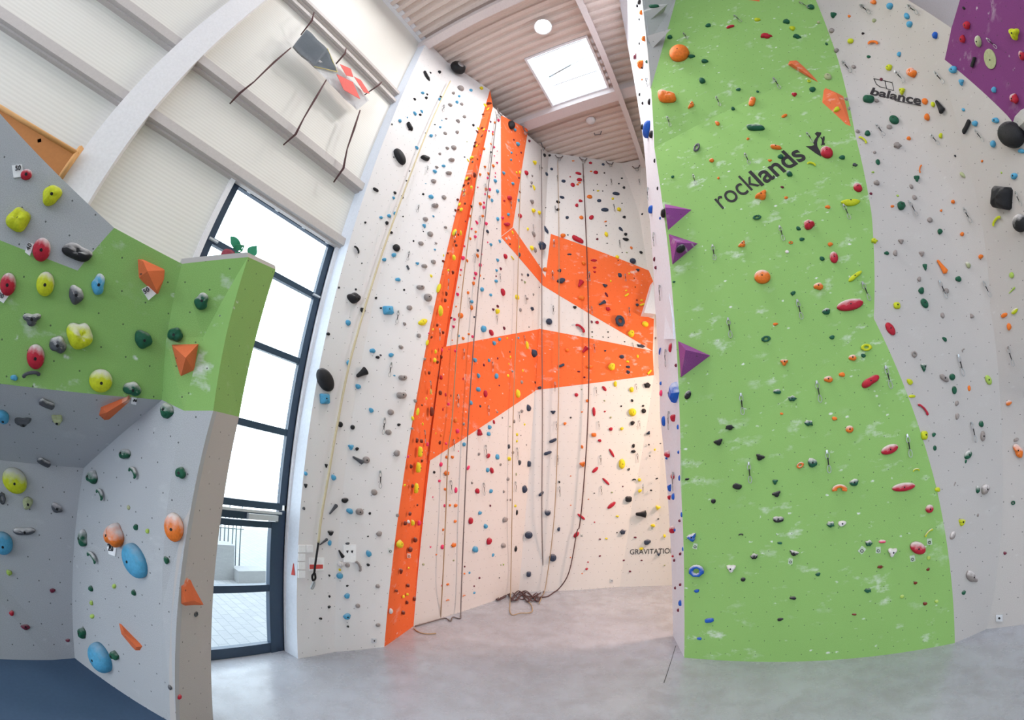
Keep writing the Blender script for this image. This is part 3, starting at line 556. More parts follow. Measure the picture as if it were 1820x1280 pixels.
HOLDS = """
236.1 996.5 68.3 37.1 -60 B e
1794.5 237 53.1 40.6 -15 K e
174.6 1169.7 57.9 34.2 -55 B e
141 593.2 41.7 46.8 -20 Y gc
32.9 387.2 37.9 44.2 0 Y g
26.5 855.2 44.2 37.9 -30 Y ec
307.4 937.1 34.2 47.5 0 O ec
199.6 950.5 35.6 44.6 0 O bc
1779.2 350.3 39.1 37.8 -8 K q
137.7 446.6 50.5 29.1 -18 K gc
179.4 677.1 37.9 37.9 0 Y sc
4.5 966.8 32.7 38.6 0 B e
92.2 345.5 30.3 39.2 0 Y b
580.1 674.6 41.7 28.3 -62 K e
63.2 634.1 29.1 40.4 0 R ec
73.8 442.8 29.1 39.2 0 R ec
80.4 504.2 29.1 39.2 0 Y ec
1206.4 91.7 33.6 33.1 0 O s
255.2 603.3 34.1 29.1 0 E b
1184.1 168 36.7 26.6 -25 O gc
13.9 504.7 26.5 36.6 0 R ec
1511.2 540.8 46.9 20 12 R ec
1811.1 396.7 28.1 30 0 K sc
102.4 612.6 26.5 31.6 0 D bc
1755.8 103.9 25.8 32 0 H f
175.1 505.2 24 34.1 0 B bc
135.2 523.7 26.5 30.3 0 D bc
235 691.5 29.1 26.5 0 E bc
56.9 566.6 31.6 24 0 D tc
358.4 535 25.3 29.1 0 E bc
295.7 728.9 26.5 26.5 0 E bc
310.3 594.4 26.5 25.3 0 E b
1354.8 490.5 25.8 25 0 O sc
1546.4 677.5 33.6 18.8 32 R d
43.7 944.6 35 17.8 0 D dc
1196.6 697 18.8 33.1 0 U vc
55.6 666.2 34.1 17.7 8 D k
163.4 990.6 32.7 17.8 -50 E kc
1237.8 1014.8 26.9 21.6 0 U nc
161.7 847.2 22.7 25.3 0 E bc
1512 356.6 33.6 16.9 5 Y h
5.1 742.8 20.2 27.8 0 B e
236.3 840.1 27.8 20.2 -55 E kc
1632.3 974.2 29.7 18.8 -25 R ec
1606.6 865.6 41.4 13.4 8 R ec
219.9 806 22.7 24 0 E dc
41.7 750.4 30.3 17.7 0 D t
712.1 277.5 30.3 17.2 -62 K e
1728.6 1025.4 30.5 16.9 -50 G bc
145.5 956.4 17.8 28.2 0 E bc
177.7 878.7 27.8 17.7 -60 E kc
629.4 527.4 22.7 21.2 0 K g
1469.1 268.8 20.3 23.1 0 R sc
83.4 717.5 30.3 15.2 -25 D xc
1342.7 224.8 31.2 14.4 -2 E gc
1581.6 798.4 31.2 14.4 20 R ec
1801.9 58.6 19.5 21.6 0 Y t
1352.8 346.4 23.4 18 30 O t
1492.5 867.7 25 16.4 0 O uc
319.7 840.1 19 21.5 0 E b
49.3 894.4 16.4 24 0 H b
101.1 746.6 19 20.2 0 H t
1101.7 570.8 17.5 21.9 0 V n
1809.8 800.5 23.4 15.6 -55 O bc
46.8 309.6 19 19 0 R sc
1619.1 127.3 22.7 15.6 -20 O gc
1670.3 189.1 29.7 11.9 -58 K o
78.3 821.1 27.8 12.6 -30 D xc
1438.1 398 17.5 20 0 R bc
1771.2 392.8 26.6 13.1 50 Y k
101.1 903.3 22.7 15.2 -15 D bc
201.1 1165.2 19.3 17.8 0 E b
1640.9 727.5 30.5 11.2 -48 R kc
1543.3 173.4 19.5 17.5 0 E g
1148.4 229.7 31.2 10.9 82 U e
577.6 708.2 17.7 18.7 0 B q
1551.9 76.6 25 13.1 0 O k
1519.1 490.9 29.7 10.9 38 Y d
1583.1 583.8 23.4 13.8 -55 R e
690 550.7 19.2 16.7 0 B q
642.5 663.7 24 13.1 33 K o
144.6 1125.1 20.8 14.9 -50 E b
714.8 702.1 18.7 16.2 0 G d
1801.1 174.7 16.4 18.4 0 R bc
1587 981.2 17.5 17.2 0 W t
1482.3 456.4 13.8 21.6 0 R ec
1588.9 211.7 19.4 15 -40 E e
1673.9 474.1 29.1 10 -55 O o
1752.5 869.2 15.6 18.4 0 G bc
1718 225.3 28.9 9.7 62 K x
1444.1 822.3 18 15.3 0 E bc
1031.4 583.4 21.9 12.5 -42 R k
1602.3 364.4 14.8 18.4 0 E b
1525 332.3 18 15 -55 R ec
1229.5 954.7 18 15 20 U tc
1298.8 1010.2 17.5 15.3 0 W t
1336.4 178.9 21.9 11.9 75 O qc
3.8 885.6 11.4 22.7 0 D n
1539.8 617.7 19.7 13.1 5 Y n
636.9 1006.6 23.2 11.1 -65 G k
1679.1 672 19.5 13.1 -35 G d
1693 123.4 18.8 13.1 5 B b
1027.5 424.1 21.9 11.2 -28 R g
1454.5 508.1 15.6 15.3 0 O bc
1361.7 62.8 20.3 11.6 0 R m
1737.5 73.1 12.5 18.8 0 H ec
1379.1 260.8 19.7 11.9 -10 O dc
1533.9 248.8 22.7 10.3 -40 Y k
712.1 966.5 15.2 15.2 0 Y g
1210.6 442.8 17.2 13.4 35 K sc
716.8 671 16.7 13.6 0 G d
761.3 528 15.2 14.7 0 G e
756.8 279.3 18.2 12.1 -12 K g
964.2 436.6 12.8 17.2 0 V m
1643.8 538.4 17.5 12.5 -55 E e
1238.3 262.5 19.5 11.2 70 D nc
1643.9 773.1 13.1 16.6 0 Y q
1717.2 44.5 16.4 13.1 -15 R b
1721.2 808.3 18 11.9 45 E ec
1276.2 785.6 17.5 12.2 20 K t
910 221.4 18 11.7 70 K e
1139.5 913.8 18.8 11.2 0 K o
1383.4 922.7 17.5 11.9 0 K gc
751.2 571.7 17.7 11.6 25 Y g
1319.2 433.4 17.2 11.9 45 O tc
1518.3 857.5 17.5 11.6 0 E bc
1642.5 651.7 11.9 16.9 0 E tc
1437 751.7 16.9 11.9 -8 E mc
1650.8 946.9 21.9 9.1 45 Y kc
1652.7 904.4 14.4 13.8 0 R sc
748.1 510.3 16.2 12.1 0 G d
1757.5 675.2 17.5 11.2 -60 L e
1595.2 257.3 14.1 13.8 0 G m
636.2 817.3 24 8.1 -30 D o
1351.2 812.5 16.2 11.9 -20 K t
1602.2 160.9 12.5 15.3 0 Y t
1442.5 291.7 17.5 10.9 -15 Y k
1087.7 651.4 13.8 13.8 0 Y b
1394.2 643.1 14.1 13.4 0 O tc
1472.2 673.6 14.4 13.1 0 O bc
1228.3 185.9 18.8 10 62 O tc
1407.8 708 16.2 11.6 0 E mc
1815.6 98.4 12.5 15 0 R bc
1476.1 932 15.3 12.2 0 E mc
705.2 439.8 13.1 14.2 0 K s
1468.8 553 15.6 11.9 0 E bc
1124.7 732.2 13.4 13.8 0 Y s
1410.8 982.8 16.9 10.9 -15 K tc
1730 110.5 21.9 8.4 75 K x
1544.5 965.6 14.7 12.5 0 E mc
1105.9 824.2 11.2 16.4 0 Y e
1709.9 927.6 13.1 13.6 0 Y t
744.4 830.9 9.4 18.8 0 Y q
1310.3 864.1 16.2 10.9 -8 K g
592.2 905.3 23.2 7.6 52 D o
1137.5 112.5 10.3 16.9 0 O t
1296.9 759.5 16.2 10.6 0 K m
1379.7 878.1 16.2 10.6 20 K t
1361.4 602.5 15.3 11.2 10 E n
949.7 627.5 10.9 15.6 0 V m
1471.4 135.2 11.9 14.1 0 H s
1122.3 592.3 12.8 13.1 0 Y b
1594.8 542.3 13.1 12.8 0 Y q
633.9 444 15.7 10.6 -60 K k
1222 701.7 15.6 10.6 65 K ec
639.5 909.6 14.2 11.6 0 G s
1710.2 69.5 13.8 11.9 -50 R b
1515.2 635.3 13.1 12.5 0 O bc
729.8 224.4 16.2 10.1 -60 K g
1579.2 119.5 14.1 11.6 0 Y b
1340.5 989.1 14.1 11.6 0 K mc
1768.4 213.6 15 10.9 0 B b
1510.2 762.5 13.4 12.2 0 O sc
617.2 1096.1 14.7 11.1 0 B b
982.7 991.8 12.7 12.7 0 V s
996.9 497.8 14.4 11.2 15 V g
853.4 769.7 15.6 10.3 -65 R t
940 951.3 13.1 12.2 0 V s
1747.5 774.7 9.4 16.9 0 G e
605.4 1003.1 12.6 12.6 0 W m
774.2 364.9 13.1 12.1 0 G d
1150.9 684.5 14.1 11.2 0 K m
1496.9 930.5 16.2 9.7 18 W bc
45.1 1114.4 14.9 10.4 0 M g
1802 312.5 12.5 12.2 0 B b
747.2 802.8 8.1 18.8 0 Y q
740.5 867.7 8.1 18.8 0 Y q
651.3 817.3 13.1 11.6 0 G s
1554.2 427.2 13.1 11.6 0 Y m
1637.8 515.8 11.6 12.8 0 E b
1162.2 9.8 18.8 7.8 3 E g
1550.8 3.1 15.6 9.4 0 O bc
1416.7 64.1 15 9.7 -10 E m
1629.2 315.9 10.3 14.1 0 E t
1247.8 142.5 12.5 11.6 0 E b
24.8 671.5 12.6 11.4 0 B b
1480.8 25.5 11.2 12.8 0 E t
1707.5 145.3 11.2 12.8 0 B t
1403.1 308.1 13.1 10.9 -20 E bc
1185.2 806.7 10 14.1 0 R bc
759.6 134.7 19.7 7.1 -60 K g
705.7 805.5 12.6 11.1 0 G b
295.5 995.9 10.4 13.4 0 E b
783.9 552.2 8.1 17.2 0 Y e
1580.8 10.2 11.9 11.6 0 B b
1660.9 62.5 11.9 11.6 0 U b
1693.9 952 15.5 8.9 65 G ec
1345.5 386.6 14.1 9.7 8 E n
870.3 961.8 10.1 13.5 0 R b
779.5 511.6 7.2 18.8 0 Y e
1647.2 208.1 13.1 10.3 -45 O b
1814.1 268 14.1 9.4 0 B b
1803 553 14.1 9.4 30 Y bc
1617.5 678.3 14.1 9.4 -45 Y b
1260.6 1103.1 16.2 8.1 6 U q
1542.2 1050 14.4 9.1 0 E m
1636.2 300.3 18.8 6.9 80 O k
1541.7 236.2 11.9 10.9 20 E b
655.9 984.2 11.6 11.1 0 B b
1440.9 11.2 12.5 10.3 0 E sc
1643 179.7 12.5 10.3 -30 O e
1644.1 473.3 8.4 15.3 0 E t
1628.4 835.9 14.1 9.1 8 Y kc
845.2 976.6 10.1 12.7 0 B b
1118 887.2 12.8 10 0 K q
1177.8 378 7.5 16.9 0 K sc
613.4 889.4 13.9 9.1 25 K b
1764.1 255.5 10.9 11.6 0 B s
1693.1 669.7 10.9 11.6 0 E s
768.3 731.4 8.1 15.6 0 N e
1031.2 504.5 15.6 8.1 62 R o
976.2 570.9 10.6 11.9 0 V s
1444.1 158.1 11.9 10.6 15 E b
1732 219.1 13.4 9.4 -15 B b
1611.2 28.4 12.5 10 -20 B b
1381.2 695.9 12.5 10 0 E bc
1194.3 941.1 8.4 14.8 0 R bc
1139.5 614.7 18 6.9 -10 V m
921.2 699.4 8.8 14.1 0 Y e
933 868.4 8.8 14.1 0 V g
1195.8 741.9 8.8 14.1 0 R t
1487 193.8 14.1 8.8 30 Y b
1696.7 693.1 8.8 14.1 0 E e
694.8 732.4 11.6 10.6 0 G s
604.3 1023.8 11.6 10.6 0 B s
860.3 584.5 10.3 11.9 0 B b
1147.3 575.6 11.9 10.3 -20 Y s
621.8 908.3 12.1 10.1 -20 B b
1615.9 42.5 10.9 11.2 0 B b
1422.2 827 13.4 9.1 30 O nc
794.4 841.1 12.5 9.7 0 O m
901.4 398 14.8 8.1 0 R g
973.6 910.6 10.3 11.6 0 V sc
1638.1 450.2 10.3 11.6 0 G t
1107.3 945.8 11.8 10.1 0 V m
1703.3 495.2 10 11.9 0 E b
1601.9 428.3 10.9 10.9 0 G t
1087.2 898.1 18 6.6 40 R e
1125.2 463.1 11.2 10.6 0 V s
587.7 947 11.6 10.1 0 K t
798.5 307.1 12.1 9.6 0 G d
1625.3 629.8 10 11.6 0 G n
1035.9 824.7 11.9 9.7 15 O t
1510.8 72.3 11.9 9.7 0 Y q
1150.6 963.7 11.4 10.1 0 V b
1178.6 748.4 6.6 17.2 0 U e
575 963.2 20.2 5.6 38 D o
1557.7 324.1 9.7 11.6 0 G b
765.1 415.5 10.6 10.6 0 G s
623.8 794.1 10.6 10.6 0 B t
983.3 783 14.4 7.8 25 V d
1397.3 37.5 10.9 10.3 0 E b
665.5 875 11.1 10.1 0 G s
1765.9 159.4 11.2 10 0 B b
803.6 283.5 11.6 9.6 0 G d
236.7 1053.5 8.9 12.5 0 E b
898.8 923.6 11 10.1 0 G b
674.1 948.8 12.1 9.1 0 G b
1738.4 870 8.8 12.5 0 E bc
970.8 407.3 17.5 6.2 -62 V g
1252.5 108.1 11.9 9.1 -10 E b
240.6 937.1 10.4 10.4 0 E b
16.3 1018.2 10.4 10.4 0 L b
348.1 1091.6 10.4 10.4 0 D n
606.1 984.7 17.7 6.1 -58 K o
973.4 805.2 13.8 7.8 20 V d
1189.5 865.3 6.9 15.6 0 U tc
1784.2 560.3 13.8 7.8 25 O e
819.5 155.9 10.6 10.1 0 G e
617.2 1059.5 11.1 9.6 0 B b
807 969 11.4 9.3 15 O m
160.4 1046.1 8.9 11.9 0 E b
1039.5 622 14.1 7.5 48 R o
645.3 551.2 11.6 9.1 -50 K b
636.9 686.7 11.6 9.1 0 B b
690.8 768.1 11.6 9.1 0 G s
1670.9 410.8 9.1 11.6 0 E b
837.4 925.7 8.9 11.8 0 R e
1070.3 538.9 15.9 6.6 28 V o
1720.5 470.2 11.9 8.8 -50 H bc
1710.6 310.9 14.4 7.2 -55 H b
819.4 560.6 10.6 9.7 0 O s
1408.6 49.7 10.6 9.7 0 Y t
1744.2 753.3 8.4 12.2 0 E b
1033.3 528.8 11.6 8.8 0 O s
1591.4 449.1 8.8 11.6 0 G b
1793.1 580.6 8.8 11.6 0 O b
754.2 472.6 10.6 9.6 0 G b
727.9 546.7 10.6 9.6 0 G s
619.3 573.2 9.6 10.6 0 B e
593.5 848.7 10.6 9.6 0 B b
807.7 412.3 7.2 14.1 0 Y e
1075.2 372.2 14.1 7.2 0 V e
1297.3 46.9 14.1 7.2 15 R dc
894.8 519.1 12.5 8.1 -75 R e
1496.4 665.5 10.3 9.7 0 O b
1191.1 616.6 5.3 18.8 0 R bc
1568 962.5 12.2 8.1 0 P dc
906.4 351.6 11.2 8.8 0 R e
874.1 591.2 12.5 7.8 -60 R e
1048.1 651.7 12.5 7.8 0 O b
940.3 724.4 7.8 12.5 0 V g
1560.5 287.8 12.5 7.8 -75 E b
1621.1 704.1 12.5 7.8 0 Y d
1702 739.5 7.8 12.5 0 G b
1155.9 372.2 6.9 14.1 0 U b
1377.8 856.2 9.7 10 0 E t
662.2 623.2 10.1 9.6 0 B b
1793.1 716.2 10.3 9.4 0 O bc
1496.9 279.2 11.9 8.1 0 E b
668.5 337.1 12.6 7.6 -30 K d
1387.2 277.7 9.4 10 0 E b
1682.2 516.7 9.4 10 0 G s
863.4 699.4 7.8 11.9 0 R e
1077.8 415.9 7.8 11.9 0 Y m
1274.7 218.3 11.9 7.8 -50 O bc
319.6 1238.6 8.9 10.4 0 R b
605.4 754.4 9.6 9.6 0 K s
1477.3 53.6 9.4 9.7 0 G s
1652.7 390.2 9.1 10 0 G s
1229.1 99.5 11.6 7.8 0 E b
20.8 1090.4 9.5 9.5 0 R b
1394.2 205.5 11.9 7.5 30 O d
1190 65.3 9.4 9.4 0 E b
1411.7 167.2 10 8.8 0 R tc
1797.3 488.9 8.8 10 0 L s
937.3 613.4 6.2 14.1 0 Y e
807.1 261.6 9.6 9.1 0 G s
1055.9 731.4 5.6 15.6 0 R e
1173.4 624.4 15.6 5.6 80 U k
756.5 389 10.1 8.6 0 G s
748.4 432.2 10.1 8.6 0 G s
695.6 630.8 10.1 8.6 0 B b
1095.3 343.6 13.1 6.6 -8 V e
1580.5 224.8 9.4 9.1 0 G s
1666.6 870 9.4 9.1 0 Y b
1000.9 418.1 9.7 8.8 0 O b
1080.9 548.8 9.7 8.8 -20 R m
1195.8 845.8 7.8 10.9 0 R bc
1675.2 560.3 6.9 12.2 0 G b
885 553 8.4 10 0 Y b
1156.7 238.6 6.2 13.4 0 K e
738.7 959.7 9.3 8.9 0 N b
895.2 969.6 8.9 9.3 0 G b
1100.5 371.4 8.8 9.4 0 Y m
1122.8 692.3 8.8 9.4 0 Y b
771.1 321.5 9.6 8.6 0 G s
766.1 349.3 8.6 9.6 0 B b
700.6 452.9 9.6 8.6 0 B b
619.8 644.7 8.6 9.6 0 B b
660.2 729.1 9.6 8.6 0 B b
1101.6 488.6 6.6 12.5 0 V d
1564.8 1007.8 12.5 6.6 0 N m
874.8 836.4 11.9 6.9 -70 R e
940 1020.9 8 10.1 0 V q
848.8 872.8 7.8 10.3 0 R b
1519.8 292.5 10.3 7.8 0 D m
1024.4 950.6 11.8 6.8 50 R e
1625.6 350.3 8.8 9.1 0 G b
1143.4 68.3 6.9 11.6 0 O b
163.4 1095.4 8.9 8.9 0 L b
1486.2 89.1 9.4 8.4 -20 G b
1461.2 459.2 9.4 8.4 0 E b
742.3 731.4 5.6 14.1 0 Y e
93.6 1050 9.5 8.3 0 M b
1633.9 495.6 8.1 9.7 0 G b
770.9 465 9.1 8.6 0 G s
707.2 496.6 9.6 8.1 0 B b
1033.3 918.6 16.9 4.6 -38 R e
729.6 977 8 9.7 0 N b
695.2 1086.3 8 9.7 0 W b
1058 835.2 13.8 5.6 45 R e
1346.1 34.4 10.3 7.5 0 Y b
1478.9 599.1 10.3 7.5 0 E b
712.8 616.7 10.1 7.6 0 G b
1264.5 284.4 8.4 9.1 0 O bc
1743.1 455.8 8.4 9.1 0 O b
1258.6 44.5 10.6 7.2 15 E b
1087.5 805.2 16.2 4.7 -60 R e
1169.2 902 9.4 8.1 -15 Y t
1409.7 520.5 9.4 8.1 20 E b
1077.3 855.9 17.2 4.4 -45 R e
733.8 929.1 7.2 10.5 0 Y b
919.4 528 6.9 10.9 0 Y b
962.2 877.8 10.9 6.9 45 V d
1149.7 354.2 5.3 14.1 0 R e
864 935.4 9.3 8 0 B b
1051.2 385.8 10.3 7.2 50 R e
1517.5 118.3 10.3 7.2 -30 G m
1700.9 716.6 10.3 7.2 45 G b
789.6 350.3 8.6 8.6 0 G s
850.3 692 8.4 8.8 0 B b
1475.8 433.8 8.8 8.4 0 O b
882.7 668.4 7.8 9.4 0 B b
1657.8 185.2 7.8 9.4 0 Y b
1727.5 561.4 9.4 7.8 -40 G t
754.5 400.8 7.6 9.6 0 B t
586.4 965.2 7.6 9.6 0 B b
1075.8 507.3 10 7.2 -12 V t
1409.2 1063.3 10.9 6.6 0 K b
745.4 929.5 6.8 10.5 0 P b
1597.2 96.1 8.1 8.8 0 B b
868.1 810.3 10.3 6.9 45 R e
884.4 811.9 6.9 10.3 0 B b
941.1 824.4 6.9 10.3 0 V q
1671.4 240.9 7.8 9.1 0 Y b
1534.7 631.7 9.4 7.5 0 E b
1112.2 424.5 10.6 6.6 -10 K g
1048.1 349.1 9.7 7.2 0 O e
261.4 944 8.3 8.3 0 L b
844.8 640 8.8 7.8 0 B b
1189.1 883.6 7.5 9.1 0 R t
1124.7 751.7 8.1 8.4 0 K b
1093.8 682.2 6.6 10.3 0 Y b
1483.4 743.8 10.3 6.6 0 O b
983 732.2 9.4 7.2 0 V t
1055.9 772.7 9.4 7.2 0 O q
1524.5 233.1 9.4 7.2 -60 G b
1419.1 405.6 9.4 7.2 -15 E b
1679.1 602.5 9.4 7.2 -40 E b
1135.6 3.1 6.2 10.9 0 K b
1713.4 1053.5 8.4 8 0 E b
1558.1 178.4 8.8 7.5 0 G b
1470.9 367.5 8.8 7.5 0 O b
202.6 1042 7.4 8.9 0 L b
161.9 1071.7 7.4 8.9 0 L b
744.6 596.2 8.1 8.1 0 G s
627.1 759.2 8.1 8.1 0 K s
968.9 478.3 8.1 8.1 0 O s
1144.7 730.2 8.1 8.1 0 K s
1619.8 331.1 7.2 9.1 0 G b
1575.8 449.5 8.4 7.8 0 E b
814.5 214.3 7.6 8.6 0 G t
618 1004.9 8.6 7.6 0 G s
636.2 1077.2 8.6 7.6 0 G s
1798.6 516.2 17.2 3.8 45 L o
899.1 455.6 9.4 6.9 -65 R e
870.9 759.1 9.4 6.9 -60 B b
946.1 357.7 6.9 9.4 0 G t
1806.1 781.7 9.4 6.9 25 G b
1030 318.8 9.7 6.6 0 R e
1238.1 1050.5 10.3 6.2 0 U b
948.6 374.2 7.2 8.8 0 Y m
1105.5 633.8 8.8 7.2 0 V s
1425.3 424.8 8.8 7.2 0 E b
683.2 461.2 9.6 6.6 0 B b
1037.2 467.3 8.1 7.8 0 O b
1267.7 890.8 8.1 7.8 0 K s
1055.9 462.3 11.9 5.3 0 R g
998.1 649.8 11.9 5.3 22 V x
1018.1 327.8 7.5 8.4 0 R e
1614.8 245.3 7.5 8.4 0 O b
1660.3 772.3 7.5 8.4 0 E b
1453.9 1021.1 9.4 6.6 0 E b
713.4 1015 5.9 10.5 0 N t
671.3 1042 7.1 8.6 0 G b
949.2 415.9 10.9 5.6 -65 G e
823.3 458.4 7.8 7.8 0 P b
878.8 609.8 7.8 7.8 0 B b
810 746.9 7.8 7.8 0 O s
1553.4 35.9 7.8 7.8 0 H b
1709.8 415.8 7.8 7.8 0 O b
920.9 255.8 8.1 7.5 0 B b
945.5 440.5 6.2 9.7 0 Y b
1386.8 1101.3 9.8 6 0 K b
857.2 514.4 7.5 7.8 0 B b
1320.6 1030.2 8.1 7.2 0 K s
807.3 457.7 6.2 9.4 0 Y e
946.6 548.8 9.4 6.2 -50 V m
1312.2 158.6 9.4 6.2 0 E bc
1644.5 1073.1 9.4 6.2 10 N b
867 835.3 6.6 8.8 0 B m
936.2 306.9 6.9 8.4 0 R e
924.8 383.4 6.9 8.4 0 R e
950.9 288.3 6.9 8.4 0 Y t
1693.4 358.1 6.9 8.4 0 O b
759.2 608.8 5.3 10.9 0 Y e
1195.8 882.5 5.3 10.9 0 U e
1153.6 180.8 5.3 10.9 0 K e
1138.8 21.9 5.6 10.3 0 O b
720.8 930.2 7.2 8 0 N b
787.2 972.4 7.2 8 0 P s
773.3 304.5 8.1 7.1 0 B b
543.4 862.8 6.6 8.6 0 K t
672.3 1111.3 8.6 6.6 0 G s
1661.9 796.2 6.2 9.1 0 E e
1317 950.8 9.1 6.2 0 K k
813.6 766.2 7.5 7.5 0 P s
917.4 974.9 5.1 11 0 K g
1722.8 690 5.6 10 0 O e
850.9 667.7 6.9 8.1 0 B b
836.9 715.8 6.6 8.4 0 B b
1059.1 305.8 8.4 6.6 0 R e
1028.3 307.8 10.3 5.3 -15 R e
810.8 871.2 5.6 9.7 0 P e
923.8 821.6 5.6 9.7 0 D t
1103.6 406.9 9.7 5.6 -50 V b
1074.4 690.5 9.7 5.6 -50 R e
1302.8 192.7 7.5 7.2 0 E b
1800.6 893.9 7.2 7.5 0 E n
783 698.1 6.9 7.8 0 N s
1208.4 1071.9 5.1 10.5 0 U b
800.8 186.3 8.1 6.6 0 G b
691.8 383.4 6.6 8.1 0 B b
688.2 396 6.6 8.1 0 K b
120.6 1138.5 8.9 5.9 0 M b
301.5 1221.7 5.9 8.9 0 D b
1712.3 622.8 8.4 6.2 60 G k
853.9 911.7 7.2 7.2 0 B b
1033.4 386.1 7.2 7.2 0 O s
1174.7 698.6 5 10.3 0 P b
868.9 771.1 6.6 7.8 0 B b
873.4 872.8 6.6 7.8 0 B b
951.7 443.9 5.3 9.7 0 G e
543.9 841.8 7.1 7.1 0 B b
1242.6 1135.3 8.4 6 0 U b
813.2 234.3 7.6 6.6 0 G b
741.8 468.1 7.6 6.6 0 B t
580.3 827.4 6.6 7.6 0 K t
843.9 310.9 5.3 9.4 0 N e
741.6 782.5 5.3 9.4 0 N b
998.9 350.3 9.4 5.3 -25 V b
1650.8 991.9 7.2 6.9 0 L s
1152.3 769.7 8.4 5.9 45 V t
1378.3 575.9 8.4 5.9 0 O b
994.5 480.6 7.5 6.6 0 V b
1116.9 661.1 7.5 6.6 0 V b
838.6 546.7 5.6 8.8 0 O e
1171.1 985 6.8 7.2 0 V t
1154.1 661.6 11.9 4.1 45 Y x
832.5 831.6 9.7 5 60 P e
905.3 815.3 6.2 7.8 0 Y b
1134.1 479.5 7.8 6.2 0 V t
1085.9 762.5 7.8 6.2 0 R b
228.2 902 6.3 7.6 0 H b
1065 356.1 8.1 5.9 10 V e
810.5 898.6 6.9 6.9 0 O b
1008 622 6.9 6.9 0 O s
1603.6 1060.5 7.2 6.6 0 L s
717 1089.2 5.9 8 0 N b
766.7 240.8 7.1 6.6 0 B b
702.6 379.1 7.1 6.6 0 B b
719.1 575.5 7.1 6.6 0 G b
671.1 634.9 7.1 6.6 0 K b
634.9 797.9 7.1 6.6 0 K b
784.2 825.5 6.2 7.5 0 P b
724.9 475.6 9.1 5.1 -60 D x
791.2 236.5 6.1 7.6 0 G b
795.7 1067.3 8.4 5.5 10 O k
772.8 640 5.9 7.8 0 Y b
733.9 743.4 5.9 7.8 0 Y b
1125.9 802.3 7.8 5.9 10 K b
1543.8 100.5 7.8 5.9 -15 E b
1025.2 364.4 6.6 6.9 0 R b
737.9 201.4 5.6 8.1 0 B b
1160.5 934.2 7.6 5.9 0 Y b
1664.8 1069.2 7.2 6.2 0 L s
991.9 358.6 8.4 5.3 -35 K b
1001.7 321.4 7.5 5.9 0 V e
1116.4 652 7.5 5.9 0 V b
923.3 452.2 4.7 9.4 0 D b
830 316.7 5.6 7.8 0 Y e
819.7 371.9 5.6 7.8 0 Y e
749.4 784.1 5.6 7.8 0 N b
959.1 377.7 5.6 7.8 0 Y b
959.1 689.2 7.8 5.6 0 V b
1504.5 175.8 7.8 5.6 -60 G b
583.4 593.2 6.6 6.6 0 K b
888.4 603 6.6 6.6 0 B b
825.6 789.8 6.6 6.6 0 B s
1097.3 456.4 6.6 6.6 0 Y s
1024.7 701.7 6.6 6.6 0 R s
856.2 156.2 7.1 6.1 0 Y b
825.6 207 7.1 6.1 0 G b
741.2 262.3 6.1 7.1 0 B b
788.4 294.7 7.1 6.1 0 B b
884.7 339.7 5.3 8.1 0 B b
1127 853.1 8.1 5.3 0 K k
1627.3 1036.4 8.1 5.3 10 N b
737 1064.6 4.6 9.3 0 N b
1137.2 872.3 6.2 6.9 0 Y b
903.8 381.1 7.2 5.9 0 B b
731.1 829.1 5.9 7.2 0 N b
1405.5 431.4 7.2 5.9 0 O n
1141.1 541.6 10.3 4.1 28 Y x
993.2 940.7 5.5 7.6 0 V b
766.2 696.2 4.4 9.4 0 Y e
880.5 321.1 5.3 7.8 0 B b
842.2 503.3 5.3 7.8 0 O b
804.5 812.5 7.8 5.3 -45 O b
1368.4 285 7.8 5.3 0 O t
1385.8 965.3 7.8 5.3 0 E b
1078.1 523.6 10 4.1 -60 M e
618 966.2 9.1 4.5 0 D b
895.6 307.3 6.6 6.2 0 B b
1061.4 572.8 6.2 6.6 0 R b
1105.6 761.9 6.6 6.2 0 Y b
853.9 471.2 5.9 6.9 0 P b
845.9 486.2 5.9 6.9 0 P b
838.6 536.1 5.9 6.9 0 B b
869.4 183.1 8.6 4.7 0 N b
728.8 913.3 5.6 7.2 0 N b
1021.9 545.9 7.2 5.6 20 K b
1149.2 109.4 5.6 7.2 0 E b
782.4 176.1 6.1 6.6 0 B b
711.1 214.6 6.1 6.6 0 B b
795.5 263.1 6.6 6.1 0 G b
677.4 386.4 6.6 6.1 0 B b
709.2 754.9 7.1 5.6 0 K b
885 389.2 5.3 7.5 0 B b
1711.9 194.8 7.5 5.3 0 B b
725.4 1040.9 5.5 7.2 0 N b
1140 975.3 7.2 5.5 0 Y b
1113.8 524.5 10.3 3.8 32 Y x
864.4 397.2 5.9 6.6 0 P b
882.2 499.5 5.9 6.6 0 B b
1112.2 415.9 6.6 5.9 0 K b
1126.2 792.3 5.6 6.9 0 K b
949.2 333.1 4.1 9.4 0 Y b
1140.6 225.3 4.1 9.4 0 K e
838.6 279.5 6.2 6.2 0 Y b
860.3 368.3 6.2 6.2 0 P b
813.9 523 6.2 6.2 0 P b
810 623.6 6.2 6.2 0 P b
1008.3 386.2 6.2 6.2 0 V b
1454.7 39.1 6.2 6.2 0 H b
1398.8 447.2 6.2 6.2 0 W s
853.8 362 5.3 7.2 0 O b
1586.2 366.4 7.2 5.3 0 O b
1649.7 1012.2 7.2 5.3 15 N b
849.1 454.2 5 7.5 0 O b
904.8 793 4.4 8.4 0 D g
806.4 165 6.6 5.6 0 G b
820.8 184.7 6.6 5.6 0 G b
776.5 296.9 6.6 5.6 0 G b
695.1 413 6.6 5.6 0 K b
1032 356.6 6.6 5.6 -20 R b
1554.5 270.6 6.6 5.6 -30 G b
1786.3 983.4 6.6 5.6 0 M b
726 927.4 5.1 7.2 0 W b
867 411.6 7.8 4.7 -60 V b
1508.9 192.2 7.8 4.7 80 G b
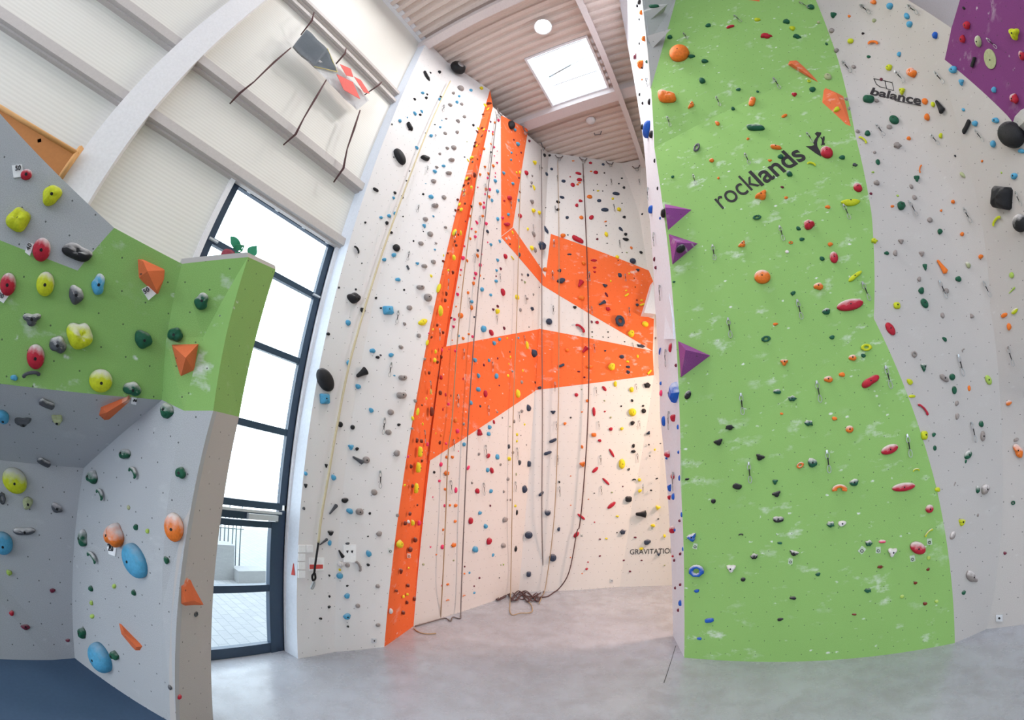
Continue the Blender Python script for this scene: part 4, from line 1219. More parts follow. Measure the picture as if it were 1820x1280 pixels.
806.6 580.2 6.2 5.9 0 P t
738.6 712.3 5.9 6.2 0 G s
1397.3 351.1 6.2 5.9 0 O b
1438.1 144.5 6.2 5.9 0 Y n
654.6 1004.1 7.1 5.1 0 K b
784.5 670.9 4.1 8.8 0 R b
733.8 863.8 5 7.2 0 N b
991.6 372.2 7.2 5 0 K b
919.1 910.9 3.8 9.4 0 K e
751.3 164.8 6.3 5.6 0 B b
845.2 420.6 5.3 6.6 0 P b
781.9 786.7 5.3 6.6 0 N b
1139.5 448.3 6.6 5.3 0 K b
911.6 326.1 5.9 5.9 0 B b
809.6 926.6 5.9 5.9 0 O b
915.5 230.8 6.2 5.6 0 B b
885 462.3 5.6 6.2 0 B b
1065.9 783.1 6.2 5.6 0 R b
864.4 336.2 5 6.9 0 O b
1109.5 385.5 6.9 5 0 K b
862.8 187 4.4 7.8 0 Y e
847.8 395.2 7.8 4.4 -60 P b
774.5 624.8 4.4 7.8 0 Y b
760 789.5 4.4 7.8 0 P b
1712.8 14.4 7.8 4.4 -20 K b
1518.3 1092.2 7.8 4.4 0 N b
781.6 127.6 5.6 6.1 0 K b
812.4 181.2 6.1 5.6 0 B b
702.4 342.5 6.1 5.6 0 K b
791.9 403.9 5.6 6.1 0 G b
585.4 1078.9 6.1 5.6 0 K b
837.2 160 6.6 5.1 0 B b
824.8 1059.1 7.2 4.6 20 O k
893.4 387 5.9 5.6 0 P b
797.5 718.1 5.9 5.6 0 P b
903.3 851.7 5.6 5.9 0 G b
1044.5 712.3 5.9 5.6 0 O s
1565.9 140.6 5.6 5.9 0 M s
1221.1 851.7 7.5 4.4 0 K b
833.9 317 5.3 6.2 0 N b
869.4 640.5 5.3 6.2 0 B b
927.7 679.1 5.3 6.2 0 G s
928 730.9 5.3 6.2 0 G b
1195.3 313.9 6.2 5.3 0 E b
1509.2 28.4 6.2 5.3 0 O b
704.7 1050.4 5.9 5.5 0 N b
791.7 533.8 4.7 6.9 0 N b
925.3 550.9 4.7 6.9 0 G b
723.9 1070.9 5.1 6.3 0 N b
816.6 362.8 4.1 7.8 0 Y e
878.3 750.2 7.8 4.1 -75 R e
805 483.8 4.4 7.2 0 N t
793.6 522 4.4 7.2 0 N b
1211.1 914.8 3 10.5 0 U b
758.1 173.6 5.6 5.6 0 K b
706.9 916.1 5.6 5.6 0 G s
1132.8 541.6 5.6 5.6 0 V s
1136.4 852.8 5.6 5.6 0 Y s
876.9 986.5 4.6 6.8 0 B b
843.6 258.6 5.3 5.9 0 N b
823.6 601.4 5.3 5.9 0 O b
763.1 662.7 5.3 5.9 0 N s
1004.4 752.8 5.3 5.9 0 O b
781.9 272.9 6.1 5.1 0 G b
766.6 490.3 5.1 6.1 0 Y b
540.2 903.8 5.1 6.1 0 D b
869.8 349.4 4.7 6.6 0 O b
874.7 356.1 4.7 6.6 0 B b
784.5 634.5 4.7 6.6 0 N b
872.5 524.1 5 6.2 0 B b
778 643.6 5 6.2 0 N b
796.1 1038.8 7.2 4.2 0 O b
1181.2 952.7 5.1 5.9 0 Y b
1207.3 925.7 5.1 5.9 0 M b
1208.8 984.4 5.1 5.9 0 M b
794.1 812.5 5.3 5.6 0 O b
1469.1 77.7 5.6 5.3 0 E b
1011.9 451.9 7.8 3.8 0 V b
1057 475.6 7.2 4.1 0 R b
1390.3 332.3 7.2 4.1 -15 M b
873 434.7 5 5.9 0 B b
791.6 869.7 5 5.9 0 O b
787.8 590.8 4.7 6.2 0 N t
1133.3 633.3 4.7 6.2 0 Y b
1034.8 794.2 4.7 6.2 0 O b
876.9 294.5 4.4 6.6 0 O b
885 544.4 6.6 4.4 -60 M b
896.6 583.3 6.6 4.4 -60 M e
972 309.2 4.4 6.6 0 V e
1200.9 649.4 4.4 6.6 0 M b
717.4 1060.3 4.6 6.3 0 Y b
1204.4 759.1 3.4 8.4 0 U b
700.1 351.6 5.1 5.6 0 B b
570 1099.6 5.6 5.1 0 K b
1717 820 4.1 6.9 0 E b
1207 849.7 3.1 9.1 0 U e
883 480.6 5.3 5.3 0 B b
876.9 549.8 5.3 5.3 0 M t
781.6 854.8 5.3 5.3 0 P b
1109.1 333 5.3 5.3 0 K b
1122.3 440.2 5.3 5.3 0 O b
1115.3 642.7 5.3 5.3 0 Y b
813.9 354.7 5 5.6 0 N b
832.2 520.2 5 5.6 0 O b
980.6 300 5 5.6 0 V e
1049.4 289.1 5.6 5 0 R b
1329.4 246.4 5 5.6 0 O b
815.2 597 5.9 4.7 0 B b
750 197.9 4.5 6.1 0 B b
792 701.4 3.8 7.2 0 R b
836.2 383.8 4.4 6.2 0 O b
819.1 413.9 3.1 8.8 0 Y b
888.6 428.8 4.4 6.2 0 B b
903.1 667.8 4.4 6.2 0 Y b
750.2 819.2 4.4 6.2 0 N b
968.1 275.8 4.4 6.2 0 K b
1389.2 735.3 6.2 4.4 0 O b
724.3 1056.5 4.6 5.9 0 Y b
1208.8 1039.2 4.6 5.9 0 M b
1162.7 460.8 3.4 7.8 0 M b
868.6 308.4 5 5.3 0 O b
808.1 567.5 5 5.3 0 P s
840.5 598.3 5.3 5 0 P s
1141.9 380.6 5 5.3 0 K b
715.5 349.8 4 6.6 0 K b
858.1 383.8 4.7 5.6 0 O b
851.9 807 4.7 5.6 0 G b
1072.2 291.9 5.6 4.7 0 V e
848.4 233.9 3.8 6.9 0 N b
1165 475.6 3.8 6.9 0 M b
841.7 222.1 5.1 5.1 0 K b
657.4 912.6 5.1 5.1 0 K b
604.1 1013 5.1 5.1 0 Y b
1195.3 988.6 5.1 5.1 0 R b
853.8 310 4.4 5.9 0 O b
870.8 336.6 4.4 5.9 0 P b
808.4 428.8 4.4 5.9 0 N b
787.8 463.9 4.4 5.9 0 N b
777.5 577.8 4.4 5.9 0 N b
914.2 749.2 4.4 5.9 0 G b
1129.7 100 2.5 10.3 0 M b
844.8 252.7 4.1 6.2 0 N b
838.1 332.8 4.1 6.2 0 Y b
924.5 306.6 4.1 6.2 0 Y b
1132 10.2 4.1 6.2 0 K b
1276.7 316.2 4.1 6.2 0 O b
816.5 170.8 5.6 4.5 0 B b
752.2 345 5.6 4.5 0 K b
775.2 432.2 5.6 4.5 0 G b
824.5 753.6 5 5 0 G s
1533.6 59.1 5 5 0 K b
1548 343.8 5 5 0 M s
862.3 296.1 4.7 5.3 0 O t
811.1 436.1 4.7 5.3 0 N b
800.2 898.1 4.7 5.3 0 O b
911.9 804.4 4.7 5.3 0 G b
1123.9 711.9 4.7 5.3 0 K b
1184.1 814.5 4.7 5.3 0 U b
1198.1 996 4.2 5.9 0 M b
1205 1084.8 4.2 5.9 0 M b
922.5 355.8 4.4 5.6 0 B b
1173.9 681.4 3.4 7.2 0 U b
782.9 225.7 6.1 4 0 B b
1738.4 915.8 4.1 5.9 0 G b
867.5 193.3 3.1 7.8 0 Y e
860 230 3.1 7.8 0 Y b
910.8 458.4 10.9 2.2 -50 Y x
1140.3 533.8 6.2 3.8 0 Y b
1697 860.6 8.4 2.8 70 G o
731.9 761.4 5 4.7 0 G b
977 275.8 5 4.7 0 K b
1672.8 374.1 4.7 5 0 O b
911.1 413.1 3.4 6.9 0 Y b
790.2 898.9 3.4 6.9 0 P b
1043 1011.4 5.1 4.6 0 R b
886.1 213.6 4.4 5.3 0 P b
890.3 477.5 4.4 5.3 0 M b
792.8 788.3 4.4 5.3 0 P b
784.7 773.6 4.4 5.3 0 O b
1089.2 352.7 5.3 4.4 0 Y b
1346.6 162.5 5.3 4.4 0 E b
832.3 325.3 4.1 5.6 0 N b
809.7 373.4 4.1 5.6 0 N b
938.6 488.9 4.1 5.6 0 V b
737.4 176.1 4.5 5.1 0 K b
747 203.7 4.5 5.1 0 K b
649.6 395.3 5.1 4.5 0 K b
668.5 529.5 5.1 4.5 0 K b
830.8 463.4 3.8 5.9 0 O b
919.1 772.3 3.8 5.9 0 Y b
793.5 210.8 5.6 4 0 G b
856.6 240.9 3.1 7.2 0 N b
1163 285.5 3.1 7.2 0 K e
937.3 530.6 4.7 4.7 0 G b
802.2 565 4.7 4.7 0 M b
772.2 839.5 4.7 4.7 0 K s
895.9 873.9 4.7 4.7 0 G b
826.2 361.7 4.4 5 0 N b
845.9 412 4.4 5 0 O b
1061.6 424.8 5 4.4 0 M b
1595.6 347.7 5 4.4 0 L b
846.9 258.9 2.8 7.8 0 Y b
856.6 226.9 4.1 5.3 0 N b
860.6 264.4 4.1 5.3 0 O b
836.2 424.1 4.1 5.3 0 O b
796.7 480 4.1 5.3 0 Y b
807.7 382.7 4.1 5.3 0 W b
849.5 445.2 4.1 5.3 0 V b
843.6 494.4 4.1 5.3 0 P b
916.2 899.2 4.1 5.3 0 Y b
941.1 250.3 4.1 5.3 0 M b
945 324.5 4.1 5.3 0 G b
1057 483.1 5.3 4.1 15 R b
1551.4 305.8 5.3 4.1 0 L b
1197.7 500.9 5.3 4.1 0 E b
1198.9 942.2 4.2 5.1 0 U b
831.9 284.7 3.1 6.9 0 Y b
896.2 356.6 5.6 3.8 0 R b
767 599.4 3.8 5.6 0 N b
938.3 406.9 3.8 5.6 0 Y b
1052 572 3.8 5.6 0 M b
1097.3 917.7 5.6 3.8 0 Y b
843.5 1053.8 4.6 4.6 0 B b
850.3 228.4 3.4 6.2 0 Y b
785.5 622 3.4 6.2 0 P b
1213.2 975.9 2.5 8.4 0 U b
788.1 941.6 3.8 5.5 0 O b
908.4 283.9 4.7 4.4 0 B b
754.8 637.7 4.4 4.7 0 G s
910.8 660 4.4 4.7 0 G b
1745.3 286.2 4.4 4.7 0 O b
824.5 328.9 4.1 5 0 N b
860.3 648.9 4.1 5 0 M b
1697.2 276.9 5 4.1 -30 K b
617.5 1041.3 5.1 4 0 K b
718.3 515.3 4.5 4.5 0 K b
585.9 1060.2 4.5 4.5 0 K b
618.5 1113.8 4.5 4.5 0 K b
858.4 203 3.8 5.3 0 N b
725.3 811.7 3.8 5.3 0 P b
933 501.4 3.8 5.3 0 H b
1028.6 660.3 5.3 3.8 0 M b
1117.5 834.4 5.3 3.8 45 K n
1127 101.6 2.5 7.8 0 M b
1199.7 1045.1 3.8 5.1 0 M b
833.4 593.6 4.4 4.4 0 O b
921.7 600.5 4.4 4.4 0 B b
890 825.8 4.4 4.4 0 G b
839.4 858.3 4.4 4.4 0 G b
752.8 1003.4 4.2 4.6 0 H b
883.8 288.9 4.1 4.7 0 P t
909.2 271.4 4.7 4.1 0 B b
900.2 424.1 4.1 4.7 0 W b
814.7 778.1 4.7 4.1 0 O b
825.2 344.1 3.1 6.2 0 Y b
787.3 727.5 3.1 6.2 0 R b
838.1 367 3.4 5.6 0 K b
1029.8 324.5 5.6 3.4 0 O b
879.8 217.5 4.1 4.4 0 O b
838.4 406.4 4.4 4.1 0 P b
853.8 722 4.1 4.4 0 V b
1026.6 327.7 4.4 4.1 0 O b
1143.4 721.2 4.4 4.1 0 K b
822.5 336.7 3.4 5.3 0 Y b
770.4 384.4 4.5 4 0 B b
772.9 443.5 4 4.5 0 B b
602.8 511 4 4.5 0 K b
632.6 514.3 4 4.5 0 K b
585.6 1023.1 4.5 4 0 K b
878 261.2 3.8 4.7 0 P b
719.4 862.2 3.8 4.7 0 Y b
677.1 547.4 5.1 3.5 0 K b
676.6 631.3 5.1 3.5 0 D b
700.6 667.5 5.1 3.5 0 B b
1063.1 338.9 5.6 3.1 0 Y b
1168.4 334.7 2.8 6.2 0 K e
1205.5 803.6 3.1 5.6 0 U b
1077.8 957.4 5.1 3.4 0 Y b
1075.9 623.3 4.1 4.1 0 V b
866.9 316.2 3.8 4.4 0 P b
860.5 360.2 3.8 4.4 0 P b
819.4 479.5 3.8 4.4 0 P b
1173.1 387.7 2.8 5.9 0 U b
923 438.9 3.1 5.3 0 Y b
751.4 753.6 3.1 5.3 0 Y b
1076.2 393.6 5.3 3.1 20 O b
1085.6 499.5 3.1 5.3 0 Y b
735 428.4 4 4 0 K b
875.9 238.3 3.4 4.7 0 O b
933.1 501.4 3.4 4.7 0 Y b
919.1 784.1 3.4 4.7 0 Y b
834.7 1018.1 3.8 4.2 0 B b
783.9 171.8 4.5 3.5 0 K b
924.4 341.2 2.8 5.6 0 M b
929.2 658.8 2.8 5.6 0 Y b
1136.4 168 2.8 5.6 0 K b
1141.9 183.1 2.8 5.6 0 K b
1128.9 955.3 4.6 3.4 0 M b
922.5 315.9 4.1 3.8 0 M b
742 897.7 3.8 4.1 0 N b
943.9 330.8 3.8 4.1 0 G b
1038.8 670.5 3.8 4.1 0 M b
1085.6 741.9 4.1 3.8 0 H b
1163.8 799.2 4.1 3.8 0 Y b
853.4 489.4 3.1 5 0 O b
907.2 634.5 2.5 6.2 0 Y b
948.4 523.3 3.1 5 0 G b
906.4 433.8 4.4 3.4 0 N b
928 487.8 3.4 4.4 0 G b
918.1 306.6 2.8 5.3 0 Y b
1018.9 285.8 5.3 2.8 0 O b
823.3 673.3 3.1 4.7 0 R b
758 708.3 3.1 4.7 0 Y b
1167.3 850.8 4.7 3.1 30 K b
843.3 563.4 3.8 3.8 0 V b
883.9 732.5 3.8 3.8 0 G b
994.2 856.9 3.8 3.8 0 K b
852.4 1027.2 3.4 4.2 0 M b
876.4 234.4 3.4 4.1 0 P b
884.5 636.9 3.4 4.1 0 M b
871.7 898.9 3.4 4.1 0 M b
1157 871.6 4.1 3.4 0 K b
785.9 1040.7 3 4.6 0 P b
1108.8 996.2 4.6 3 0 M b
1119.8 1015.8 4.6 3 0 M b
963 298.4 3.1 4.4 0 G b
1105.5 316.6 4.4 3.1 0 K b
1113 516.2 4.4 3.1 0 Y b
759.6 167.6 3.8 3.5 0 K b
1135.6 34.4 2.5 5.3 0 K b
839.7 287.5 2.8 4.7 0 D b
788.4 453.8 2.8 4.7 0 Y b
769.8 585.3 2.8 4.7 0 Y b
1050.6 304.4 4.7 2.8 0 O b
814.7 372.5 3.8 3.4 0 N b
863.4 231.2 3.8 3.4 0 P b
825.6 437.5 3.4 3.8 0 P b
750.2 720.2 3.4 3.8 0 N b
932.7 754.4 3.4 3.8 0 Y b
1118.4 486.2 3.4 3.8 0 Y b
1779.7 306.9 3.4 3.8 0 L b
927.7 497.5 3.1 4.1 0 G b
901.7 601.2 3.1 4.1 0 Y b
907.3 888.4 3.1 4.1 0 G b
946.2 312.3 3.1 4.1 0 G b
726.5 1009.7 3 4.2 0 Y b
1066.4 988.4 4.2 3 0 M b
856.1 451.9 2.8 4.4 0 P b
951.2 679.8 2.8 4.4 0 K b
1140.6 120.3 2.8 4.4 0 K b
696.9 220.9 3 4 0 K b
654.1 953.6 4 3 0 K b
862.5 345 3.1 3.8 0 P b
795.6 449.7 3.1 3.8 0 N b
1075.2 731.4 3.8 3.1 0 R b
801.4 703.3 2.5 4.7 0 N b
917.8 843 2.5 4.7 0 H b
825.6 1019.8 3.4 3.4 0 O b
1104.4 722 3.4 3.4 0 K b
1140.8 141.4 3.4 3.4 0 O b
872.2 216.2 2.8 4.1 0 M b
926.2 271.1 2.8 4.1 0 M b
814.7 417 2.8 4.1 0 N b
1100 326.2 4.1 2.8 0 K b
1114.1 448.6 4.1 2.8 0 H b
826 1007.2 3 3.8 0 M b
1034.5 732.2 4.4 2.5 0 O b
872.8 270.3 3.1 3.4 0 K b
913.4 248.4 3.1 3.4 0 M b
818.3 488.9 3.1 3.4 0 O b
762.3 592.3 3.1 3.4 0 P b
1132 533.4 3.4 3.1 0 M b
765.4 129.1 3 3.5 0 K b
853.8 276.1 2.2 4.7 0 P b
906.1 625.5 2.2 4.7 0 K b
1165.3 600.9 2.2 4.7 0 M b
1136.1 77.3 2.2 4.7 0 K b
872.5 255.5 2.5 4.1 0 O b
775.8 985.9 3.4 3 0 O b
806.6 996.2 3 3.4 0 H b
843.1 1041.8 3.4 3 0 M b
1066.4 958.4 3.4 3 0 M b
724.2 208.7 2.5 4 0 B b
1014.5 742.2 3.1 3.1 0 K b
1153.3 790.3 3.1 3.1 0 K b
869.1 232.3 2.8 3.4 0 P b
849.4 332.8 2.8 3.4 0 P b
810.8 544.8 2.8 3.4 0 O b
798 620.5 2.8 3.4 0 P b
887.3 685.3 2.8 3.4 0 M b
902.2 888.8 2.8 3.4 0 G b
1074.4 307.3 3.4 2.8 0 K b
1074.7 712.3 3.4 2.8 0 H b
1087.7 875.2 3.4 2.8 0 H b
917.8 275.3 4.1 2.2 0 R b
774.5 770.3 2.2 4.1 0 Y b
700 279.3 3 3 0 D b
825.6 279 3 3 0 K b
643.3 467.8 3 3 0 D b
765.5 972.4 3 3 0 P b
895.2 1003.6 3 3 0 L b
772.8 221.4 3.5 2.5 0 K b
722.6 321.2 3.5 2.5 0 K b
716.5 384.7 3.5 2.5 0 K b
893.3 742.7 2.8 3.1 0 G b
1052.5 590 3.1 2.8 0 K b
1080.9 590 3.1 2.8 0 K b
881.9 490.9 2.5 3.4 0 M b
904.5 646.7 2.5 3.4 0 Y b
1140.3 996.2 3.4 2.5 0 M b
1170 922.6 3.4 2.5 0 K b
830.1 252 4 2 0 H b
771.2 804.7 2.8 2.8 0 W b
1154.8 810.6 2.8 2.8 0 K b
1098.9 462.7 3.1 2.5 0 M b
785.4 213.8 2.5 3 0 B b
752.4 411.4 3 2.5 0 K b
1045.1 999.2 3 2.5 0 R b
1181.2 1004.9 3 2.5 0 H b
851.2 255.8 2.2 3.4 0 N b
848.8 282.8 2.2 3.4 0 N b
756.5 326.5 3.5 2 0 B b
906.6 758 2.5 2.8 0 H b
1013.4 314.1 2.8 2.5 0 R b
1009.4 417.5 2.8 2.5 0 K b
1052.8 598.6 2.8 2.5 0 H b
1107.2 864.7 2.8 2.5 0 M b
880.6 307.5 2.2 3.1 0 P b
880.3 314.1 2.2 3.1 0 P b
867 430.6 2.2 3.1 0 P b
1077.3 400.9 3.1 2.2 0 K b
1034.1 691.9 3.1 2.2 0 H b
727 230.7 2.5 2.5 0 K b
756.6 236.5 2.5 2.5 0 K b
728.3 303.8 2.5 2.5 0 K b
803.8 604.8 2.5 2.5 0 O b
890.4 1004.4 2.5 2.5 0 H b
887.8 1027.2 2.5 2.5 0 D b
1129.1 510.2 2.5 2.5 0 K b
1096.8 946.8 2.5 2.5 0 K b
1013.9 991.1 2.5 2.5 0 O b
1056.7 928.3 2.5 2.5 0 R b
827.5 393.3 2.2 2.8 0 M b
815.2 510.8 2.2 2.8 0 O b
1055 338 2.8 2.2 0 K b
1079.1 432.3 2.8 2.2 0 K b
1081.4 599.4 2.8 2.2 0 K b
769.4 883.6 1.9 3.1 0 P b
935.8 790.8 1.9 3.1 0 G b
878.8 276.9 2.2 2.5 0 P b
1071.4 339.5 2.5 2.2 0 K b
1105.9 448.6 2.5 2.2 0 K b
1072 599.1 2.5 2.2 0 K b
1110.2 607.5 2.5 2.2 0 K b
1056.4 876.7 2.5 2.2 0 K b
1105.5 361.2 2.8 1.9 0 K b
1034.6 1019.8 2.5 2.1 0 O b
860 495.3 2.2 2.2 0 K b
926.1 773.9 2.2 2.2 0 G b
1173.6 788.4 2.2 2.2 0 K b
1014.5 846.2 2.2 2.2 0 O b
1014.5 898.1 2.2 2.2 0 O b
970 369.1 1.9 2.5 0 K b
1061.1 416.6 2.5 1.9 0 K b
1127.3 494.5 2.5 1.9 0 K b
1046.2 887.5 2.5 1.9 0 O b
815 802 1.9 2.2 0 P b
1077.8 329.2 2.2 1.9 0 K b
940.3 581.4 1.9 2.2 0 K b
883 406.4 1.6 2.5 0 V b
1061.7 327.5 2.5 1.6 0 K b
958.8 510.8 1.9 1.9 0 K b
958.3 469.8 1.9 1.9 0 K b
883.8 268.3 1.6 2.2 0 P b
"""
QD = """
788.1 187.8 785.8 200.3
774.1 238.6 771.7 248.8
760 295.6 756.9 308.1
743.6 365.2 739.7 379.2
870.2 273.8 870.2 284.7
861.2 327.7 861.6 334.7
825.6 337.8 825.6 351.9
906.9 359.7 906.9 372.2
726.4 448.3 722.5 464.7
851.4 385 851.4 397.5
842.5 452.2 841.2 467.8
887.3 487.3 887.3 501.4
795.2 496.7 793.6 508.4
832.7 530.3 831.9 549.1
932.7 525.6 932.7 541.2
811.6 413.1 809.2 423.3
706.9 554.1 703 576.7
881.6 561.9 881.1 577.5
694.4 646.2 689.7 671.2
779.5 584.5 778 602.5
823.3 621.2 821.7 638.4
874.1 643.9 873.3 661.9
762.8 677.5 762.3 699.4
812.8 701.7 811.6 724.4
867 721.2 866.2 738.4
930.3 597 931.1 611.1
682.7 744.2 678.8 773.1
674.8 838 674.1 868.4
752.5 765.3 752.2 779.4
805.3 781.7 804.5 802
799.8 854.4 799.8 877.8
862 791.9 861.6 813.8
858.4 859.1 858.1 880.9
921.2 732.5 920.9 749.7
917.5 796.6 917.8 816.9
915 856.7 914.7 874.7
957.5 294.1 957.2 303.4
990.3 312.8 991.1 323.8
1036.4 312.8 1037.2 325.3
1085.6 319.1 1086.4 330
1135.9 319.1 1137.2 330
1144.2 359.7 1146.6 370.6
1153.6 334.7 1156.7 356.6
1090.3 364.4 1091.9 376.9
986.4 367 987.2 378.8
984.1 427.2 984.4 441.2
981.7 482.7 982 498.3
1046.9 484.2 1046.9 501.4
1100.5 428 1101.2 441.2
1110.6 488.1 1111.4 501.4
1117.7 547.5 1118.1 563.1
1163.8 414.7 1166.9 438.1
1174.7 508.4 1177.8 535
1051.2 545.9 1052 559.2
946.6 399.8 946.9 411.6
983 544.4 983 560
1055.6 612.7 1056.2 627.5
985.9 679.8 985.9 696.2
1059.1 689.2 1059.4 704.1
1130.2 683 1130.6 697.8
1123.9 610.3 1124.7 621.2
1185.2 622.8 1188 652.5
988.3 749.7 988.3 765.3
1063.4 749.7 1064.5 763.8
1135.6 748.1 1136.4 763
991.1 809.8 991.1 826.2
1067.2 809.8 1067.2 826.2
1132.5 806.7 1132.8 822.3
994.2 865.3 994.7 882.5
1068 864.5 1068.4 879.4
1142.7 861.4 1143.1 877.8
1191.1 732.5 1192.7 764.5
1198.9 840.3 1201.2 873.1
1330.9 823.1 1334.1 859.1
1215.3 60.2 1223.1 71.9
1305.2 28.9 1318.4 41.4
1137.2 85.9 1140.3 98.4
1150.5 139.1 1155.9 153.1
1273.1 173.4 1280.9 190.6
1374.7 140.6 1387.2 160.9
1186.4 208.9 1192.7 226.9
1232.5 312 1237.2 330
1323.9 274.5 1333.3 294.8
1433.9 237.8 1445.6 256.6
1557.3 223 1573 244.1
1498.8 365.5 1510.5 392.8
1615.9 360 1630 386.6
1266.9 437.3 1271.6 464.7
1385.6 403.8 1393.4 430.3
1416.7 535 1425.3 569.7
1532.3 503.8 1545.6 536.6
1531.6 10.2 1551.1 25.8
1615.9 10.2 1636.2 25
1498.8 110.9 1515.9 131.2
1592.5 128.1 1611.2 147.7
1421.4 5.5 1438.6 16.4
1663.3 128.9 1682 149.2
1756.2 68.8 1774.2 85.2
1655.5 240.2 1671.9 258.9
1734.4 231.6 1751.6 252.7
1806.2 342.5 1818.8 367.5
1713.4 370.9 1728.3 397.5
1668.9 500.6 1682.2 531.9
1747.8 501.4 1761.1 528.8
1294.2 567.3 1299.7 602.5
1316.9 700.9 1320.8 738.4
1451.1 679.1 1458.1 716.6
1573 652.5 1583.1 692.3
1701.7 632.2 1711.1 669.7
1793.1 617.3 1804.1 650.9
1469.1 802 1473.8 841.1
1611.2 773.9 1617.5 813.8
1725.2 752 1732.2 787.2
"""
NEWV = []
# ================================================================== volumes (wooden pyramids screwed to the boards)
def volume(name, base, apex, mat, label, out=.35):
    if mat is M['volume_orange'] and base[0][0] < 480:
        cx_, cy_ = sum(p[0] for p in base)/len(base), sum(p[1] for p in base)/len(base); base = [(cx_+(p[0]-cx_)*1.13, cy_+(p[1]-cy_)*1.1) for p in base]
    bs = [hit(*p)[0] for p in base]; n = hit(*base[0])[1]
    bs = [b-n*.02 for b in bs]
    ap = [CAM+ray(a[0], a[1])*((hit(a[0], a[1])[0]-CAM).length-a[2]) for a in apex]
    V = bs+ap; me = bpy.data.meshes.new(name); bm = bmesh.new(); vs = [bm.verts.new(v) for v in V]
    r = bmesh.ops.convex_hull(bm, input=vs); bmesh.ops.recalc_face_normals(bm, faces=bm.faces)
    c = sum(V, Vector())/len(V); bm.to_mesh(me); bm.free(); uvplane(me, n)
    o = link(name, me, mat); bm = bmesh.new(); bm.from_mesh(me); bmesh.ops.triangulate(bm, faces=bm.faces[:]); bm.verts.ensure_lookup_table()
    NEWV.append(([v.co.copy() for v in bm.verts], [tuple(v.index for v in f.verts) for f in bm.faces], {'volume_purple': 'purple volume', 'volume_orange': 'orange volume', 'volume_grey': 'grey volume'}[[k for k in M if M[k] is mat][0]])); bm.free()
    return tag(o, label, 'climbing volume', 'wooden climbing volumes')
volume('climbing_volume', [(1181, 361), (1232, 372), (1187, 411)], [(1182, 369, .34)], M['volume_purple'], 'purple pyramid volume on the tower edge, topmost of the three purple ones')
volume('climbing_volume', [(1187, 414), (1242, 432), (1194, 472)], [(1203, 431, .36)], M['volume_purple'], 'purple pyramid volume with a chalky black hold, middle one on the tower edge')
volume('climbing_volume', [(1204, 605), (1264, 632), (1209, 673)], [(1218.5, 622, .4)], M['volume_purple'], 'purple pyramid volume on the tower edge, lowest of the three purple ones')
volume('climbing_volume', [(1399, 114), (1403, 106), (1416, 105), (1459.5, 149)], [(1407, 113, .16), (1420, 116, .12)], M['volume_orange'], 'long orange spike volume high on the green tower')
volume('climbing_volume', [(1463, 153), (1487, 163), (1502, 171), (1518, 237), (1459.5, 182)], [(1486, 166, .14), (1466, 178, .08)], M['volume_orange'], 'large orange kite shaped volume at the right edge of the green tower')
volume('climbing_volume', [(1158, 62), (1160, 86), (1172, 70)], [(1193, 51, .55), (1150, 64, .05)], M['volume_grey'], 'grey spiky volume at the top left corner of the tower, lower one')
volume('climbing_volume', [(1150, 10), (1155, 36), (1180, 22)], [(1187, 7, .5), (1143, 21, .05)], M['volume_grey'], 'grey spiky volume at the top left corner of the tower, upper one')
volume('climbing_volume', [(247, 463), (257, 463), (295, 481), (294, 490), (282, 521), (277, 522), (249, 495)], [(262, 482, .14), (254, 464, .1), (278, 516, .06)], M['volume_orange'], 'angular orange volume on the green bouldering wall with a 50 tag')
volume('climbing_volume', [(306, 614), (351, 613), (343, 660), (320, 674)], [(330, 636, .2), (308, 616, .1), (349, 615, .1), (321, 671, .06)], M['volume_orange'], 'chalky orange wedge volume with a 30 tag beside the pillar edge')
volume('climbing_volume', [(176, 742), (180, 726), (228, 705), (233, 713), (228, 722), (196, 751), (187, 752)], [(190, 733, .13), (226, 711, .06)], M['volume_orange'], 'long dusty orange volume across the edge under the green wall')
volume('climbing_volume', [(207, 1104), (212, 1106), (252, 1148), (246, 1158), (236, 1158), (212, 1128)], [(222, 1128, .09), (242, 1150, .07)], M['volume_orange'], 'brown orange slab volume low on the grey bouldering wall')
volume('climbing_volume', [(339, 1002), (323, 1024), (323, 1075), (334, 1080), (372, 1078), (355, 1062)], [(330, 1070, .1), (345, 1068, .09)], M['volume_orange'], 'chalky orange horn volume on the pale bouldering pillar by the door')
volume('climbing_volume', [(1324, -14), (1353, -12), (1353, 4), (1325, 0)], [(1338, -6, .12)], M['volume_orange'], 'orange volume cut by the top of the picture on the green tower')
volume('climbing_volume', [(1797, 235), (1800, 205), (1812, 192), (1840, 180), (1840, 240)], [(1822, 215, .2)], M['volume_grey'], 'grey round volume on the purple overhang beside the huge black hold')

for vs_, fs_, tg_ in NEWV:
    b0 = len(SURF_V); SURF_V.extend(vs_); SURF_T.extend(tuple(b0+i for i in f) for f in fs_); SURF_TAG.extend([tg_]*len(fs_))
BVH = BVHTree.FromPolygons([tuple(v) for v in SURF_V], SURF_T)

